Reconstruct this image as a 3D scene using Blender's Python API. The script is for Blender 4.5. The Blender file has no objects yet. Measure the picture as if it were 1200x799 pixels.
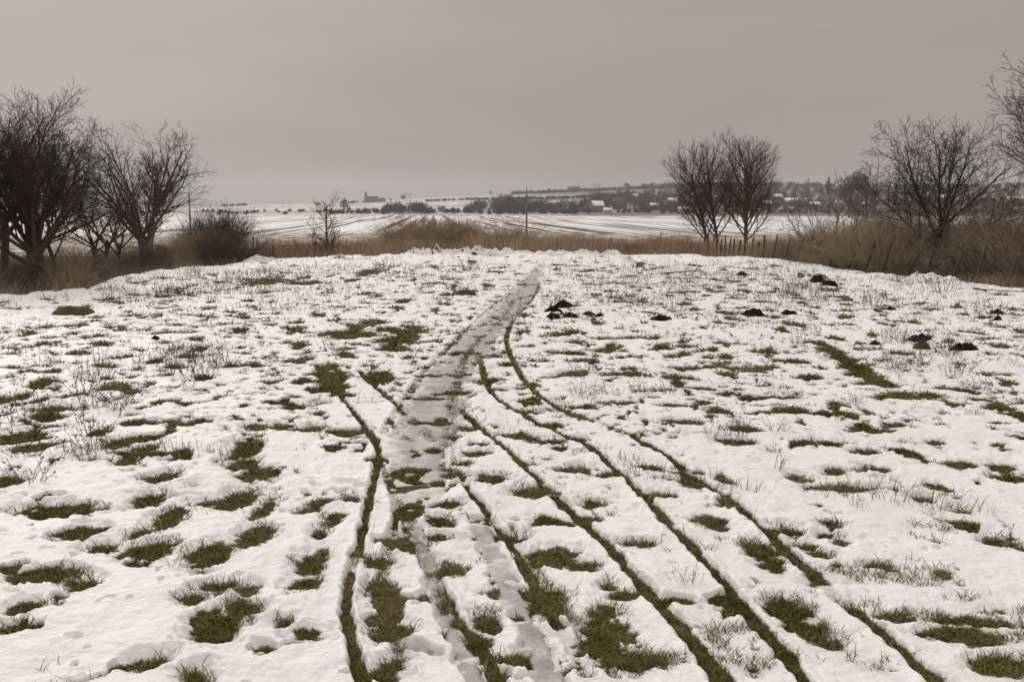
import bpy, math, random
import numpy as np
from math import radians, sin, cos, tan, pi, atan2, hypot

# ------------------------------------------------------------------ camera, world, light
S = bpy.context.scene
COL = S.collection
FP = 1167.0            # focal length in photograph pixels (1200 wide)
HZ = 245.0             # horizon row in the photograph
EYE = 1.7
PITCH = math.atan((399.5 - HZ) / FP)

cd = bpy.data.cameras.new('camera')
cd.sensor_width = 36.0
cd.lens = FP / 1200 * 36.0
cd.clip_start = 0.05
cd.clip_end = 9000
cam = bpy.data.objects.new('camera', cd)
cam.location = (0, 0, EYE)
cam.rotation_euler = (radians(90) - PITCH, 0, 0)
COL.objects.link(cam)
S.camera = cam

SUN_EL, SUN_AZ = radians(27), radians(-30)      # weak glow through cloud, ahead and left of the camera
W = bpy.data.worlds.new('World'); S.world = W
W.use_nodes = True
nt = W.node_tree; nt.nodes.clear()
N = nt.nodes.new; L = nt.links.new
out = N('ShaderNodeOutputWorld'); bg = N('ShaderNodeBackground'); L(bg.outputs[0], out.inputs[0])
tc = N('ShaderNodeTexCoord'); sx = N('ShaderNodeSeparateXYZ'); L(tc.outputs['Generated'], sx.inputs[0])
ramp = N('ShaderNodeValToRGB')                  # overcast sky: dim at the horizon, brightest overhead
e = ramp.color_ramp.elements
e[0].position = 0.0; e[0].color = (.272, .240, .221, 1)
e[1].position = 1.0; e[1].color = (.99, .925, .885, 1)
for p, c in ((.07, (.279, .245, .228)), (.19, (.338, .303, .283)), (.5, (.69, .645, .61))):
    k = e.new(p); k.color = (*c, 1)
L(sx.outputs[2], ramp.inputs[0])
mp = N('ShaderNodeMapping'); mp.inputs['Scale'].default_value = (1.2, 1.2, 6.0)
L(tc.outputs['Generated'], mp.inputs[0])
nz = N('ShaderNodeTexNoise'); nz.inputs['Scale'].default_value = 1.6; nz.inputs['Detail'].default_value = 4
nz.inputs['Distortion'].default_value = .4
L(mp.outputs[0], nz.inputs['Vector'])
mr = N('ShaderNodeMapRange'); mr.inputs[1].default_value = .3; mr.inputs[2].default_value = .7
mr.inputs[3].default_value = .90; mr.inputs[4].default_value = 1.10
L(nz.outputs[0], mr.inputs[0])
vm = N('ShaderNodeVectorMath'); vm.operation = 'SCALE'
L(ramp.outputs[0], vm.inputs[0]); L(mr.outputs[0], vm.inputs['Scale'])
sky = N('ShaderNodeTexSky'); sky.sky_type = 'NISHITA'; sky.sun_disc = False
sky.sun_elevation = SUN_EL; sky.sun_rotation = SUN_AZ; sky.dust_density = 4
hs = N('ShaderNodeHueSaturation'); hs.inputs['Saturation'].default_value = .15; hs.inputs['Value'].default_value = .06
L(sky.outputs[0], hs.inputs['Color'])
mx = N('ShaderNodeMix'); mx.data_type = 'RGBA'; mx.inputs[0].default_value = .06
L(vm.outputs[0], mx.inputs[6]); L(hs.outputs[0], mx.inputs[7])
L(mx.outputs[2], bg.inputs[0]); bg.inputs[1].default_value = 1.0

sd = bpy.data.lights.new('sun', 'SUN'); sd.energy = 1.4; sd.angle = radians(14); sd.color = (1, .93, .86)
sun = bpy.data.objects.new('sun', sd); COL.objects.link(sun)
sun.rotation_euler = (radians(90) - SUN_EL, 0, radians(180) - SUN_AZ)
S.view_settings.view_transform = 'Standard'
S.view_settings.look = 'None'
S.view_settings.gamma = 1.0
S.view_settings.exposure = 0.12
S.view_settings.use_curve_mapping = False
S.render.engine = 'CYCLES'
S.cycles.volume_bounces = 1
S.cycles.max_bounces = 6
S.cycles.use_denoising = True

# ------------------------------------------------------------------ noise
_perm = {}
def perlin(x, y, seed=0):
    if seed not in _perm:
        r = np.random.RandomState(seed + 7)
        p = r.permutation(256); a = r.rand(256) * 2 * pi
        _perm[seed] = (np.concatenate([p, p]), np.cos(a), np.sin(a))
    p, gx, gy = _perm[seed]
    x = np.asarray(x, dtype=np.float64); y = np.asarray(y, dtype=np.float64)
    xf = np.floor(x); yf = np.floor(y)
    xi = xf.astype(np.int64) & 255; yi = yf.astype(np.int64) & 255
    x = x - xf; y = y - yf
    u = x * x * x * (x * (x * 6 - 15) + 10); v = y * y * y * (y * (y * 6 - 15) + 10)
    def g(ix, iy, dx, dy):
        h = p[p[ix] + iy]
        return gx[h] * dx + gy[h] * dy
    x1 = (xi + 1) & 255; y1 = (yi + 1) & 255
    a = g(xi, yi, x, y); b = g(x1, yi, x - 1, y)
    c = g(xi, y1, x, y - 1); d = g(x1, y1, x - 1, y - 1)
    return 1.5 * ((a + u * (b - a)) * (1 - v) + (c + u * (d - c)) * v)
def fbm(x, y, seed, octs=3, gain=.5):
    s = 0; a = 1.0; t = 0
    for i in range(octs):
        s = s + a * perlin(x * 2**i + 13.7 * i, y * 2**i - 5.1 * i, seed + i); t += a; a *= gain
    return s / t * 1.3
def sst(a, b, x):
    t = np.clip((x - a) / (b - a), 0, 1)
    return t * t * (3 - 2 * t)

# ------------------------------------------------------------------ terrain
EPX = [-400, 0, 60, 110, 135, 200, 260, 320, 480, 700, 790, 900, 1000, 1100, 1200, 1600]
ER = [21, 21.3, 21.8, 22.5, 24.8, 29, 30.5, 34, 36, 36, 36.5, 34, 27.5, 25, 22.6, 21]
EAZ = [math.atan((p - 600) / FP) for p in EPX]
def edge_r(az):
    return np.interp(az, EAZ, ER, left=21, right=21)
def ground_z(x, y):
    x = np.asarray(x, dtype=np.float64); y = np.asarray(y, dtype=np.float64)
    r = np.hypot(x, y); az = np.arctan2(x, np.maximum(y, -1e9))
    s = r - edge_r(az)
    near = 1 - sst(60, 120, r)
    z = near * (.055 * perlin(x / 5.5, y / 5.5, 1) * sst(3, 9, r) + .022 * perlin(x / 1.7, y / 1.7, 2) + .008 * perlin(x / .6, y / .6, 3))
    hm = perlin(x / .36, y / .36, 55) + .5 * perlin(x / .15, y / .15, 56)
    z = z + near * .034 * sst(.25, 1.0, hm) * sst(4, 8, r)
    # snow banks along the left and the crest at the edge of the meadow
    z = z + .09 * np.exp(-((r - 20.0) / 1.3)**2) * sst(-.27, -.40, az) * (1 - .35 * sst(-.42, -.5, az))
    z = z + .05 * np.exp(-((r - 29) / 2.5)**2) * sst(-.20, -.3, az) * sst(-.42, -.36, az)
    z = z + .07 * np.exp(-(s + 1.6)**2 / 3.0) * perlin(az * 30, 0 * az, 5)
    z = z - .32 * sst(0, 3.5, s) - 2.08 * sst(8, 52, s) - .6 * sst(50, 130, s)
    far = sst(150, 260, r)
    z = z + far * .25 * perlin(x / 60, y / 60, 8)
    return z
def P(px, py, zoff=0.0):
    """the point of the ground seen in the photograph at pixel px, py"""
    dx = (px - 600); dy = FP * cos(PITCH) + (399.5 - py) * sin(PITCH); dz = -FP * sin(PITCH) + (399.5 - py) * cos(PITCH)
    dz = min(dz, -1e-3)
    t = (0 - EYE) / dz
    for _ in range(6):
        z = float(ground_z(t * dx, t * dy)) + zoff
        z = max(min(z, 1.0), -1.0)
        t = .5 * t + .5 * (z - EYE) / dz
    return t * dx, t * dy
def at(px, r):
    a = math.atan((px - 600) / FP)
    return r * sin(a), r * cos(a)
def gz(x, y):
    return float(ground_z(x, y))

# skyline height of the far hills
SKX = [-900, -200, 0, 120, 260, 340, 430, 500, 560, 620, 700, 780, 860, 960, 1050, 1200, 1500, 2100]
SKY = [242, 243, 243, 242, 241.5, 240, 237.5, 232.5, 230, 227.5, 224, 221.5, 220, 221, 222, 223, 228, 236]
def hill_z(x, y):
    x = np.asarray(x, dtype=np.float64); y = np.asarray(y, dtype=np.float64)
    r = np.hypot(x, y); az = np.arctan2(x, y)
    px = 600 + FP * np.tan(np.clip(az, -1.1, 1.1))
    ys = np.interp(px, SKX, SKY)
    top = EYE + (HZ - ys) * 1650 / FP
    t = (r - 700) / 950
    lin = np.clip(t, -1, 1)
    z = -3.3 + (top + 3.3) * (np.where(lin > 0, lin**.82 if False else np.sign(lin) * np.abs(lin)**.85, lin))
    z = z - np.maximum(r - 1650, 0) * .004
    z = z + 1.3 * perlin(x / 120, y / 120, 30) * sst(710, 900, r) + .5 * perlin(x / 40, y / 40, 31) * sst(710, 900, r)
    return z

# ------------------------------------------------------------------ snow cover
PATCH = [  # photograph px: cx, cy, w, h of the larger bare places
 (8,565,50,22),(67,602,90,16),(97,627,50,20),(178,588,30,20),(190,563,30,14),(200,608,32,28),(155,650,28,12),(185,648,36,20),
 (162,663,22,8),(247,653,44,30),(277,588,34,24),(302,558,44,20),(305,600,26,22),(297,630,36,24),(252,737,54,34),(230,707,30,14),
 (253,690,30,10),(288,713,30,16),(297,693,18,9),(353,688,26,10),(362,663,24,26),(393,610,12,12),(378,627,15,10),(365,599,22,9),
 (335,735,18,10),(365,752,38,16),(175,780,24,13),(227,797,28,12),(28,712,34,16),(50,680,70,16),(95,687,28,9),(20,740,18,7),
 (117,647,34,9),(163,627,18,10),(247,592,20,8),(16,469,30,14),(65,481,60,8),(20,515,60,18),(42,526,40,12),(166,515,50,9),
 (140,521,26,12),(169,528,30,12),(153,541,30,11),(231,497,50,9),(287,528,30,28),(300,502,25,10),(212,538,25,6),(290,545,30,12),
 (432,320,30,7),(411,329,18,5),(412,392,60,12),(482,388,46,10),(470,398,50,12),(462,408,30,10),(455,386,40,4),(390,445,40,20),
 (442,442,30,14),(312,330,50,9),(360,332,40,6),(376,458,30,10),(330,500,30,8),(345,478,24,7),(355,505,40,6),(440,378,34,6),
 (957,403,16,5),(975,412,26,7),(990,422,30,9),(1005,432,34,10),(1016,441,36,10),(1029,452,50,6),(1053,463,34,5),(979,397,30,4),
 (847,562,22,12),(941,564,30,9),(982,556,28,8),(1027,550,22,8),(984,575,62,8),(1012,532,38,8),(1128,547,30,10),(1175,550,32,10),
 (1181,562,40,11),(1102,573,24,12),(1080,586,20,7),(832,612,40,14),(840,618,30,12),(893,648,26,18),(908,662,22,16),(937,639,26,11),
 (956,653,26,10),(975,618,18,7),(962,629,22,7),(919,623,26,8),(988,638,18,8),(1031,665,30,12),(925,718,46,22),(945,738,42,22),
 (967,755,26,9),(1042,725,50,14),(1147,732,80,14),(1136,751,90,18),(1177,780,60,18),(1166,638,24,11),(1192,644,16,8),(806,565,24,16),
 (440,663,36,16),(443,697,28,22),(457,738,34,18),(463,783,36,22),(493,640,24,18),(528,667,22,13),(520,613,20,9),(513,633,24,8),
 (580,633,70,9),(650,655,50,22),(683,665,26,10),(613,700,90,18),(640,713,36,20),(570,733,30,16),(557,757,26,20),(713,743,70,34),
 (700,760,50,20),(627,747,14,8),(710,723,30,13),(733,700,24,8),(620,777,60,16),(747,777,80,16),(713,690,14,6),(390,606,14,8),
 (524,559,40,14),(577,562,50,12),(561,532,36,12),(537,479,22,14),(540,504,34,7),(529,515,18,7),(545,545,18,7),(628,580,60,11),
 (521,596,44,12),(415,585,16,7),(473,573,26,6),(513,615,24,8),(620,484,26,8),(649,500,40,8),(607,511,50,6),(636,519,50,7),
 (655,527,22,6),(676,553,45,9),(684,479,40,6),(567,449,22,8),(444,447,30,12),(673,440,25,7),
 (805,432,50,4),(720,440,35,5),(675,440,18,5),(775,459,26,5),(725,474,45,5),(795,477,45,5),(852,439,20,5),(842,427,16,4),
 (830,420,18,4),(857,462,25,4),(892,432,22,4),(805,407,24,5),(777,407,20,4),(87,366,40,6),(700,595,30,7),(720,560,40,8),
 (545,343,26,7),(660,392,30,4),(712,398,22,3),(690,610,40,8),(745,640,34,9),(780,583,36,9),(1050,500,30,6),(1095,520,26,6),
 (800,497,60,7),(870,505,40,6),(930,480,34,5),(960,520,50,7),(1150,470,30,4),(1020,505,50,7),(1120,600,26,7),(860,520,50,8)]
RUTS = [
 ([(957,402),(980,414),(1002,430),(1020,445),(1046,456)], .085, .85),  # (points, half width m, kind)  kind 1 = bare grass, .5 = pressed slush
 ([(392,457),(409,479),(428,503),(441,521),(445,537),(440,559),(435,580),(431,604),(422,643),(413,670),(407,697),(405,727),(413,757),(420,787),(424,799),(440,860)], .023, .97),
 ([(421,436),(433,449),(455,468),(471,484),(489,503),(511,519)], .026, .8),
 ([(549,385),(530,405),(509,424),(489,449),(477,469),(457,497),(450,510)], .030, .6),
 ([(600,345),(575,362),(549,385)], .025, .6),
 ([(448,548),(457,569),(463,585),(471,601),(480,633),(495,650),(503,670),(517,693),(527,717),(535,735),(560,760),(577,787),(590,830)], .026, .8),
 ([(632,332),(628,345),(618,360),(600,375),(592,400),(597,415),(606,435),(622,457),(645,475),(668,487),(700,497),(730,508),(760,524),(780,534),(825,571),(855,586),(889,620),(915,642),(941,665),(967,687),(997,717),(1035,747),(1072,781),(1100,806),(1150,860)], .028, .99),
 ([(603,352),(590,375),(565,395),(545,420),(537,441),(532,465),(527,481),(524,500)], .030, .85),
 ([(548,420),(541,445),(536,465)], .018, .7),
 ([(532,478),(551,492),(567,508),(583,521),(601,535),(615,551),(636,569),(655,591),(673,607),(687,620),(713,643),(733,670),(757,693),(780,722),(802,743),(825,773),(845,799),(880,850)], .028, .99),
 ([(560,417),(565,432),(570,450),(577,465),(593,477),(609,484),(628,497),(660,512),(690,522),(712,545),(735,565),(770,600),(795,627),(825,661),(855,695),(877,725),(907,755),(930,785),(945,805),(980,860)], .027, .99),
 ([(540,564),(553,585),(567,599),(577,612),(587,627),(607,657),(623,683),(640,715),(665,755),(690,799)], .022, .75),
 ([(524,500),(520,540),(517,560)], .02, .7),
 ([(532,480),(532,520),(534,548)], .02, .6),
 ([(600,620),(612,650),(650,700),(700,770),(720,799)], .02, .5),
 ([(470,601),(455,640),(446,690),(462,760),(480,799)], .02, .5),
 ([(610,356),(606,380),(612,400)], .016, .5),
 ([(457,497),(470,517),(500,516)], .016, .6),
]
PATH = [(634,310,.12),(628,322,.22),(616,338,.32),(602,355,.33),(582,375,.31),(560,400,.31),(535,430,.28),(516,460,.30),(503,490,.30),(496,520,.25),(493,550,.20),(490,580,.16),(480,605,.11)]
SLUSH = [  # puddled thin snow along the lower wheel tracks: points, half width m
 ([(560,612),(578,650),(600,700),(622,745),(640,790),(655,830)], .058),
 ([(480,605),(500,660),(520,720),(545,775),(560,820)], .045),
 ([(452,748),(462,753),(474,758),(486,761),(500,766),(512,770)], .045)]
def wpts(pts):
    return np.array([P(a, b) for a, b in pts])
def seg_apply(x, y, pts, rad, fn, widths=None):
    """min distance to a polyline, for the points within rad"""
    D = np.full(x.shape, 1e9)
    for i in range(len(pts) - 1):
        a, b = pts[i], pts[i + 1]
        m = np.where((x > min(a[0], b[0]) - rad) & (x < max(a[0], b[0]) + rad) & (y > min(a[1], b[1]) - rad) & (y < max(a[1], b[1]) + rad))[0]
        if not len(m): continue
        ab = b - a; l2 = float(ab @ ab) + 1e-12
        t = np.clip(((x[m] - a[0]) * ab[0] + (y[m] - a[1]) * ab[1]) / l2, 0, 1)
        d = np.hypot(x[m] - a[0] - t * ab[0], y[m] - a[1] - t * ab[1])
        if widths is not None: d = d / (widths[i] + t * (widths[i + 1] - widths[i]))
        D[m] = np.minimum(D[m], d)
    return D
RW = [(wpts(p), w, k) for p, w, k in RUTS]
def smooth_poly(p, it=2):
    for _ in range(it):
        q = np.empty((2 * len(p) - 2, 2)); q[0::2] = p[:-1] * .75 + p[1:] * .25; q[1::2] = p[:-1] * .25 + p[1:] * .75
        p = np.vstack([p[:1], q, p[-1:]])
    return p
RW = [(smooth_poly(p), w, k) for p, w, k in RW]
PW = np.array([P(a, b) for a, b, c in PATH]); PWW = [c for a, b, c in PATH]
SW = [(wpts(p), w) for p, w in SLUSH]
PT = []
for cx, cy, w, h in PATCH:
    x0, y0 = P(cx, cy); _, yn = P(cx, cy + h / 2); _, yf = P(cx, cy - h / 2)
    d = hypot(x0, y0); PT.append((x0, (yn + yf) / 2, max(w / 2 * d / FP, .02) * .92, max((yf - yn) / 2, .03) * .9))

def path_level(x, y):
    return .011 + .007 * perlin(x / .22, y / .2, 81) + .006 * perlin(x / .1, y / .1, 82) - .03 * sst(.38, .62, perlin(x / .42, y / .34, 63) + .45 * perlin(x / .12, y / .12, 64))
def snow_T(x, y):
    """thickness of the snow above the ground; below zero = bare grass. also returns the wetness of the path"""
    x = np.asarray(x, dtype=np.float64).ravel(); y = np.asarray(y, dtype=np.float64).ravel()
    r = np.hypot(x, y); az = np.arctan2(x, y)
    wx = .10 * perlin(x / .33, y / .33, 40) + .035 * perlin(x / .11, y / .11, 41); wy = .10 * perlin(x / .33, y / .33, 42) + .035 * perlin(x / .11, y / .11, 43)
    big = perlin(x / 3.1, y / 3.1, 50)
    p34 = perlin(x / .31, y / .31, 52); p13 = perlin(x / .12, y / .12, 53); p05 = perlin(x / .052, y / .052, 54)
    T = .027 + .010 * big + .013 * perlin(x / .8, y / .8, 51) + .013 * p34 + .0085 * p13 + .006 * (np.abs(perlin(x / .2, y / .2, 59)) - .3) \
        + .0035 * p05 * sst(16, 9, r) + .0018 * perlin(x / .026, y / .026, 254) * sst(9, 6, r)
    # small bare places where tussocks break through; more of them in the middle distance
    dens = .22 + .70 * sst(6.0, 10, r)
    dens = dens * (1 - .55 * sst(.15, .5, -big)) + .25 * sst(0, .35, big)
    dens = dens * (1 - .45 * sst(-.12, -.3, az) * sst(9, 6, r))
    n = perlin(x / .36, y / .36, 55) + .5 * perlin(x / .15, y / .15, 56) + .22 * p05
    thr = .78 - .54 * dens
    T = T - .05 * np.clip((n - thr) / .22, 0, 1.1)
    n3 = perlin(x / .17 + 9, y / .19, 256) + .4 * p05
    T = T - .05 * np.clip((n3 - (.80 - .38 * dens)) / .2, 0, 1.0)
    n4 = perlin(x / .085, y / .10, 257) + .7 * perlin(x / .7, y / .7, 258)
    T = T - .045 * np.clip((n4 - .62) / .2, 0, 1.0) * sst(4.5, 7.5, r)
    # coarser speckle at the far side of the meadow
    n2 = perlin(x / .9, y / 1.1, 57) + .5 * perlin(x / .35, y / .45, 58)
    T = T - .07 * np.clip((n2 - (.88 - .46 * sst(12, 26, r))) / .2, 0, 1.2)
    # larger bare places from the photograph
    X = x + wx * .45; Y = y + wy * .7
    for cx, cy, a, b in PT:
        m = np.where((np.abs(x - cx) < a * 1.6 + .12) & (np.abs(y - cy) < b * 1.6 + .2))[0]
        if not len(m): continue
        d = np.hypot((X[m] - cx) / a, (Y[m] - cy) / b)
        rim = min(a, b); q_ = max(rim * .7, .05)
        d = d + .42 * perlin(x[m] / q_, y[m] / q_, 44) + .22 * perlin(x[m] / q_ * 2.7, y[m] / q_ * 2.7, 45)
        v = (d - .97) * min(rim * .36, .05)
        v = np.where(v > .014, .014 + (v - .014) * 1.6, v) + .003 * p13[m] + .003 * p05[m]
        T[m] = np.minimum(T[m], v)
    # icy path: the snow is trodden thin
    dp = seg_apply(x, y, PW, 1.0, None, PWW)
    core = sst(1.1, .8, dp + .3 * perlin(x / .3, y / .3, 60) + .15 * p13)
    tp = path_level(x, y) - .0055 + .012 * sst(18, 28, r) + .012 * perlin(x / .26, y / .22, 61) + .008 * p13 + .005 * p05 + .012 * sst(.35, .9, dp) - .004
    T = T * (1 - core) + np.minimum(T, tp) * core
    wet = core.copy()
    for p, w in SW:
        d = seg_apply(x, y, p, w * 3, None)
        c = sst(w * 1.25, w * .7, d + .03 * perlin(x / .12, y / .12, 65))
        T = T * (1 - c) + np.minimum(T, path_level(x, y) - .005 + .013 * perlin(x / .13, y / .13, 66) + .005 * p05) * c
        wet = np.maximum(wet, c)
    icy = wet.copy()
    for i, (p, w, k) in enumerate(RW):
        q = w * 4 + .05
        d = seg_apply(x, y, p, q, None)
        m = np.where(d < q)[0]
        if not len(m): continue
        dd = d[m] + .011 * perlin(x[m] / .07, y[m] / .07, 70) + .010 * perlin(x[m] / .22, y[m] / .22, 71)
        c = sst(w * 1.6, w * .6, dd)
        alive = perlin(x[m] / .5, y[m] / .5, 72 + i) * 1.1 + .4 * perlin(x[m] / .15, y[m] / .15, 73)
        lvl = np.where(alive > (k - .75) * 1.9 + .1, .009, -.016)
        if k >= 1: lvl = np.where(alive > .55, .010, -.018)
        T[m] = T[m] + .007 * np.exp(-((dd - w * 1.9) / (w * .6))**2) * (T[m] > .012)
        T[m] = T[m] * (1 - c) + np.minimum(T[m], lvl) * c
        wet[m] = np.maximum(wet[m], c * .9); icy[m] = icy[m] * (1 - c)
    # footprints beside the track
    s = r - edge_r(az)
    T = T - .12 * sst(5.0, 15.0, s + 2.5 * big) * (1 - .0 * r) + .05 * sst(-6, -1, s) * sst(2, 0, s) * sst(-.3, -.1, perlin(az * 40, r * .6, 90))
    T = np.where(r < .9, .03, T)
    return T, wet, icy

# ------------------------------------------------------------------ mesh helpers
def mesh_np(name, V, quads=None, tris=None, attrs=None, smooth=True):
    me = bpy.data.meshes.new(name)
    V = np.asarray(V, dtype=np.float32)
    loops = []; tot = []
    if quads is not None and len(quads): loops.append(np.asarray(quads, dtype=np.int32).ravel()); tot.append(np.full(len(quads), 4, np.int32))
    if tris is not None and len(tris): loops.append(np.asarray(tris, dtype=np.int32).ravel()); tot.append(np.full(len(tris), 3, np.int32))
    loops = np.concatenate(loops); tot = np.concatenate(tot)
    me.vertices.add(len(V)); me.vertices.foreach_set('co', V.ravel())
    me.loops.add(len(loops)); me.loops.foreach_set('vertex_index', loops)
    me.polygons.add(len(tot)); st = np.zeros(len(tot), np.int32); st[1:] = np.cumsum(tot)[:-1]
    me.polygons.foreach_set('loop_start', st); me.polygons.foreach_set('loop_total', tot)
    if smooth: me.polygons.foreach_set('use_smooth', np.ones(len(tot), dtype=bool))
    me.update(calc_edges=True)
    for k, v in (attrs or {}).items():
        a = me.attributes.new(k, 'FLOAT', 'POINT'); a.data.foreach_set('value', np.asarray(v, dtype=np.float32))
    return me
def link(name, me, mt=None, parent=None, loc=None, **kw):
    o = bpy.data.objects.new(name, me); COL.objects.link(o)
    if mt is not None and me is not None and not me.materials: me.materials.append(mt)
    if parent is not None: o.parent = parent
    if loc is not None: o.location = loc
    for k, v in kw.items(): o[k] = v
    return o
def thing(name, label, cat, loc=(0, 0, 0), rz=0, group=None, scale=1):
    o = bpy.data.objects.new(name, None); COL.objects.link(o)
    o.empty_display_size = .2
    o.location = loc; o.rotation_euler = (0, 0, rz); o['label'] = label; o['category'] = cat
    o.scale = (scale,) * 3 if np.isscalar(scale) else scale
    if group: o['group'] = group
    return o
def copy_thing(src, label, loc, rz=0, scale=1, group=None):
    c = src.copy(); COL.objects.link(c); c['label'] = label
    if group: c['group'] = group
    c.location = loc; c.rotation_euler = (0, 0, rz); c.scale = (scale,) * 3 if np.isscalar(scale) else scale
    for ch in src.children:
        d = ch.copy(); COL.objects.link(d); d.parent = c
        for g in ch.children:
            f = g.copy(); COL.objects.link(f); f.parent = d
    return c
def boxv(x0, x1, y0, y1, z0, z1):
    V = [(x0,y0,z0),(x1,y0,z0),(x1,y1,z0),(x0,y1,z0),(x0,y0,z1),(x1,y0,z1),(x1,y1,z1),(x0,y1,z1)]
    Q = [(0,3,2,1),(4,5,6,7),(0,1,5,4),(1,2,6,5),(2,3,7,6),(3,0,4,7)]
    return V, Q
class MB:
    def __init__(s): s.V = []; s.Q = []; s.T = []
    def box(s, *a):
        v, q = boxv(*a); n = len(s.V); s.V += v; s.Q += [tuple(i + n for i in f) for f in q]; return s
    def quad(s, *p):
        n = len(s.V); s.V += list(p); s.Q.append((n, n+1, n+2, n+3)); return s
    def tri(s, *p):
        n = len(s.V); s.V += list(p); s.T.append((n, n+1, n+2)); return s
    def tube(s, pts, rad, k=8):
        n = len(s.V); m = len(pts)
        for i, (p, r) in enumerate(zip(pts, rad)):
            a = np.array(pts[max(i-1, 0)], float); b = np.array(pts[min(i+1, m-1)], float)
            t = b - a; t /= np.linalg.norm(t) + 1e-9
            u = np.cross(t, (0, 0, 1) if abs(t[2]) < .9 else (1, 0, 0)); u /= np.linalg.norm(u); w = np.cross(t, u)
            for j in range(k):
                q = 2 * pi * j / k; s.V.append(tuple(np.array(p) + r * (cos(q) * u + sin(q) * w)))
        for i in range(m - 1):
            for j in range(k):
                s.Q.append((n+i*k+j, n+i*k+(j+1) % k, n+(i+1)*k+(j+1) % k, n+(i+1)*k+j))
        for i0, f in ((n, 1), (n+(m-1)*k, -1)):
            s.V.append(tuple(pts[0] if f == 1 else pts[-1])); c = len(s.V) - 1
            for j in range(k): s.T.append((c, i0+(j+1) % k, i0+j) if f == 1 else (c, i0+j, i0+(j+1) % k))
        return s
    def mesh(s, name, smooth=False): return mesh_np(name, s.V, s.Q, s.T, smooth=smooth)

# ------------------------------------------------------------------ materials
def newmat(name):
    m = bpy.data.materials.new(name); m.use_nodes = True
    n = m.node_tree.nodes; b = n['Principled BSDF']
    return m, n, m.node_tree.links, b
def noise(n, l, scale, detail=4, vec=None, rough=.55, dist=0):
    t = n.new('ShaderNodeTexNoise'); t.inputs['Scale'].default_value = scale; t.inputs['Detail'].default_value = detail
    t.inputs['Roughness'].default_value = rough; t.inputs['Distortion'].default_value = dist
    if vec is not None: l.new(vec, t.inputs['Vector'])
    return t
def ramp_n(n, l, src, stops):
    r = n.new('ShaderNodeValToRGB'); el = r.color_ramp.elements
    el[0].position, el[0].color = stops[0][0], (*stops[0][1], 1)
    el[1].position, el[1].color = stops[-1][0], (*stops[-1][1], 1)
    for p, c in stops[1:-1]:
        k = el.new(p); k.color = (*c, 1)
    l.new(src, r.inputs[0]); return r
def mixc(n, l, fac, a, b):
    m = n.new('ShaderNodeMix'); m.data_type = 'RGBA'
    if isinstance(fac, (int, float)): m.inputs[0].default_value = fac
    else: l.new(fac, m.inputs[0])
    for i, v in ((6, a), (7, b)):
        if isinstance(v, tuple): m.inputs[i].default_value = (*v, 1)
        else: l.new(v, m.inputs[i])
    return m.outputs[2]
def mrange(n, l, src, a, b, c=0, d=1):
    m = n.new('ShaderNodeMapRange'); m.interpolation_type = 'SMOOTHSTEP'
    for i, v in enumerate((a, b, c, d)): m.inputs[i + 1].default_value = v
    l.new(src, m.inputs[0]); return m.outputs[0]
def math_n(n, l, op, a, b=None):
    m = n.new('ShaderNodeMath'); m.operation = op
    for i, v in enumerate((a, b)):
        if v is None: continue
        if isinstance(v, (int, float)): m.inputs[i].default_value = v
        else: l.new(v, m.inputs[i])
    return m.outputs[0]
def bump(n, l, b, h, strength, dist):
    k = n.new('ShaderNodeBump'); k.inputs['Strength'].default_value = strength; k.inputs['Distance'].default_value = dist
    l.new(h, k.inputs['Height']); l.new(k.outputs[0], b.inputs['Normal']); return k
def simple(name, col, rough=.9, var=.25, scale=8, col2=None, spec=.2):
    m, n, l, b = newmat(name)
    g = n.new('ShaderNodeTexCoord')
    t = noise(n, l, scale, 5, g.outputs['Object'])
    c2 = col2 or tuple(min(1, c * (1 + var)) for c in col); c1 = col if col2 else tuple(c * (1 - var) for c in col)
    r = ramp_n(n, l, t.outputs[0], [(.3, c1), (.7, c2)])
    l.new(r.outputs[0], b.inputs['Base Color'])
    b.inputs['Roughness'].default_value = rough; b.inputs['Specular IOR Level'].default_value = spec
    return m

# snow
M_SNOW, n, l, b = newmat('snow')
g = n.new('ShaderNodeTexCoord'); O = g.outputs['Object']
at_ = n.new('ShaderNodeAttribute'); at_.attribute_name = 'wet'
th_ = n.new('ShaderNodeAttribute'); th_.attribute_name = 'thick'
c = ramp_n(n, l, noise(n, l, 1.6, 5, O).outputs[0], [(.3, (.80, .79, .785)), (.7, (.86, .855, .85))])
c = mixc(n, l, mrange(n, l, noise(n, l, 34, 3, O).outputs[0], .62, .8, 0, .35), c.outputs[0], (.62, .585, .53))
thin = mrange(n, l, th_.outputs['Fac'], .016, .0, 0, .5)     # thin wet snow lets the ground through
c = mixc(n, l, thin, c, (.40, .39, .37))
c = mixc(n, l, math_n(n, l, 'MULTIPLY', at_.outputs['Fac'], .6), c, (.52, .50, .48))
l.new(c, b.inputs['Base Color'])
b.inputs['Roughness'].default_value = .62; b.inputs['Specular IOR Level'].default_value = .35
h = math_n(n, l, 'ADD', noise(n, l, 22, 5, O).outputs[0], math_n(n, l, 'MULTIPLY', noise(n, l, 160, 3, O).outputs[0], .25))
bump(n, l, b, h, .75, .020)

# wet icy slush of the path
M_SLUSH, n, l, b = newmat('slush')
g = n.new('ShaderNodeTexCoord'); O = g.outputs['Object']
c = ramp_n(n, l, noise(n, l, 7, 6, O, .65).outputs[0], [(.3, (.24, .23, .212)), (.5, (.37, .355, .338)), (.7, (.54, .52, .50))])
l.new(c.outputs[0], b.inputs['Base Color']); b.inputs['Roughness'].default_value = .42
bump(n, l, b, noise(n, l, 24, 6, O, .7).outputs[0], .7, .02)

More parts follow.
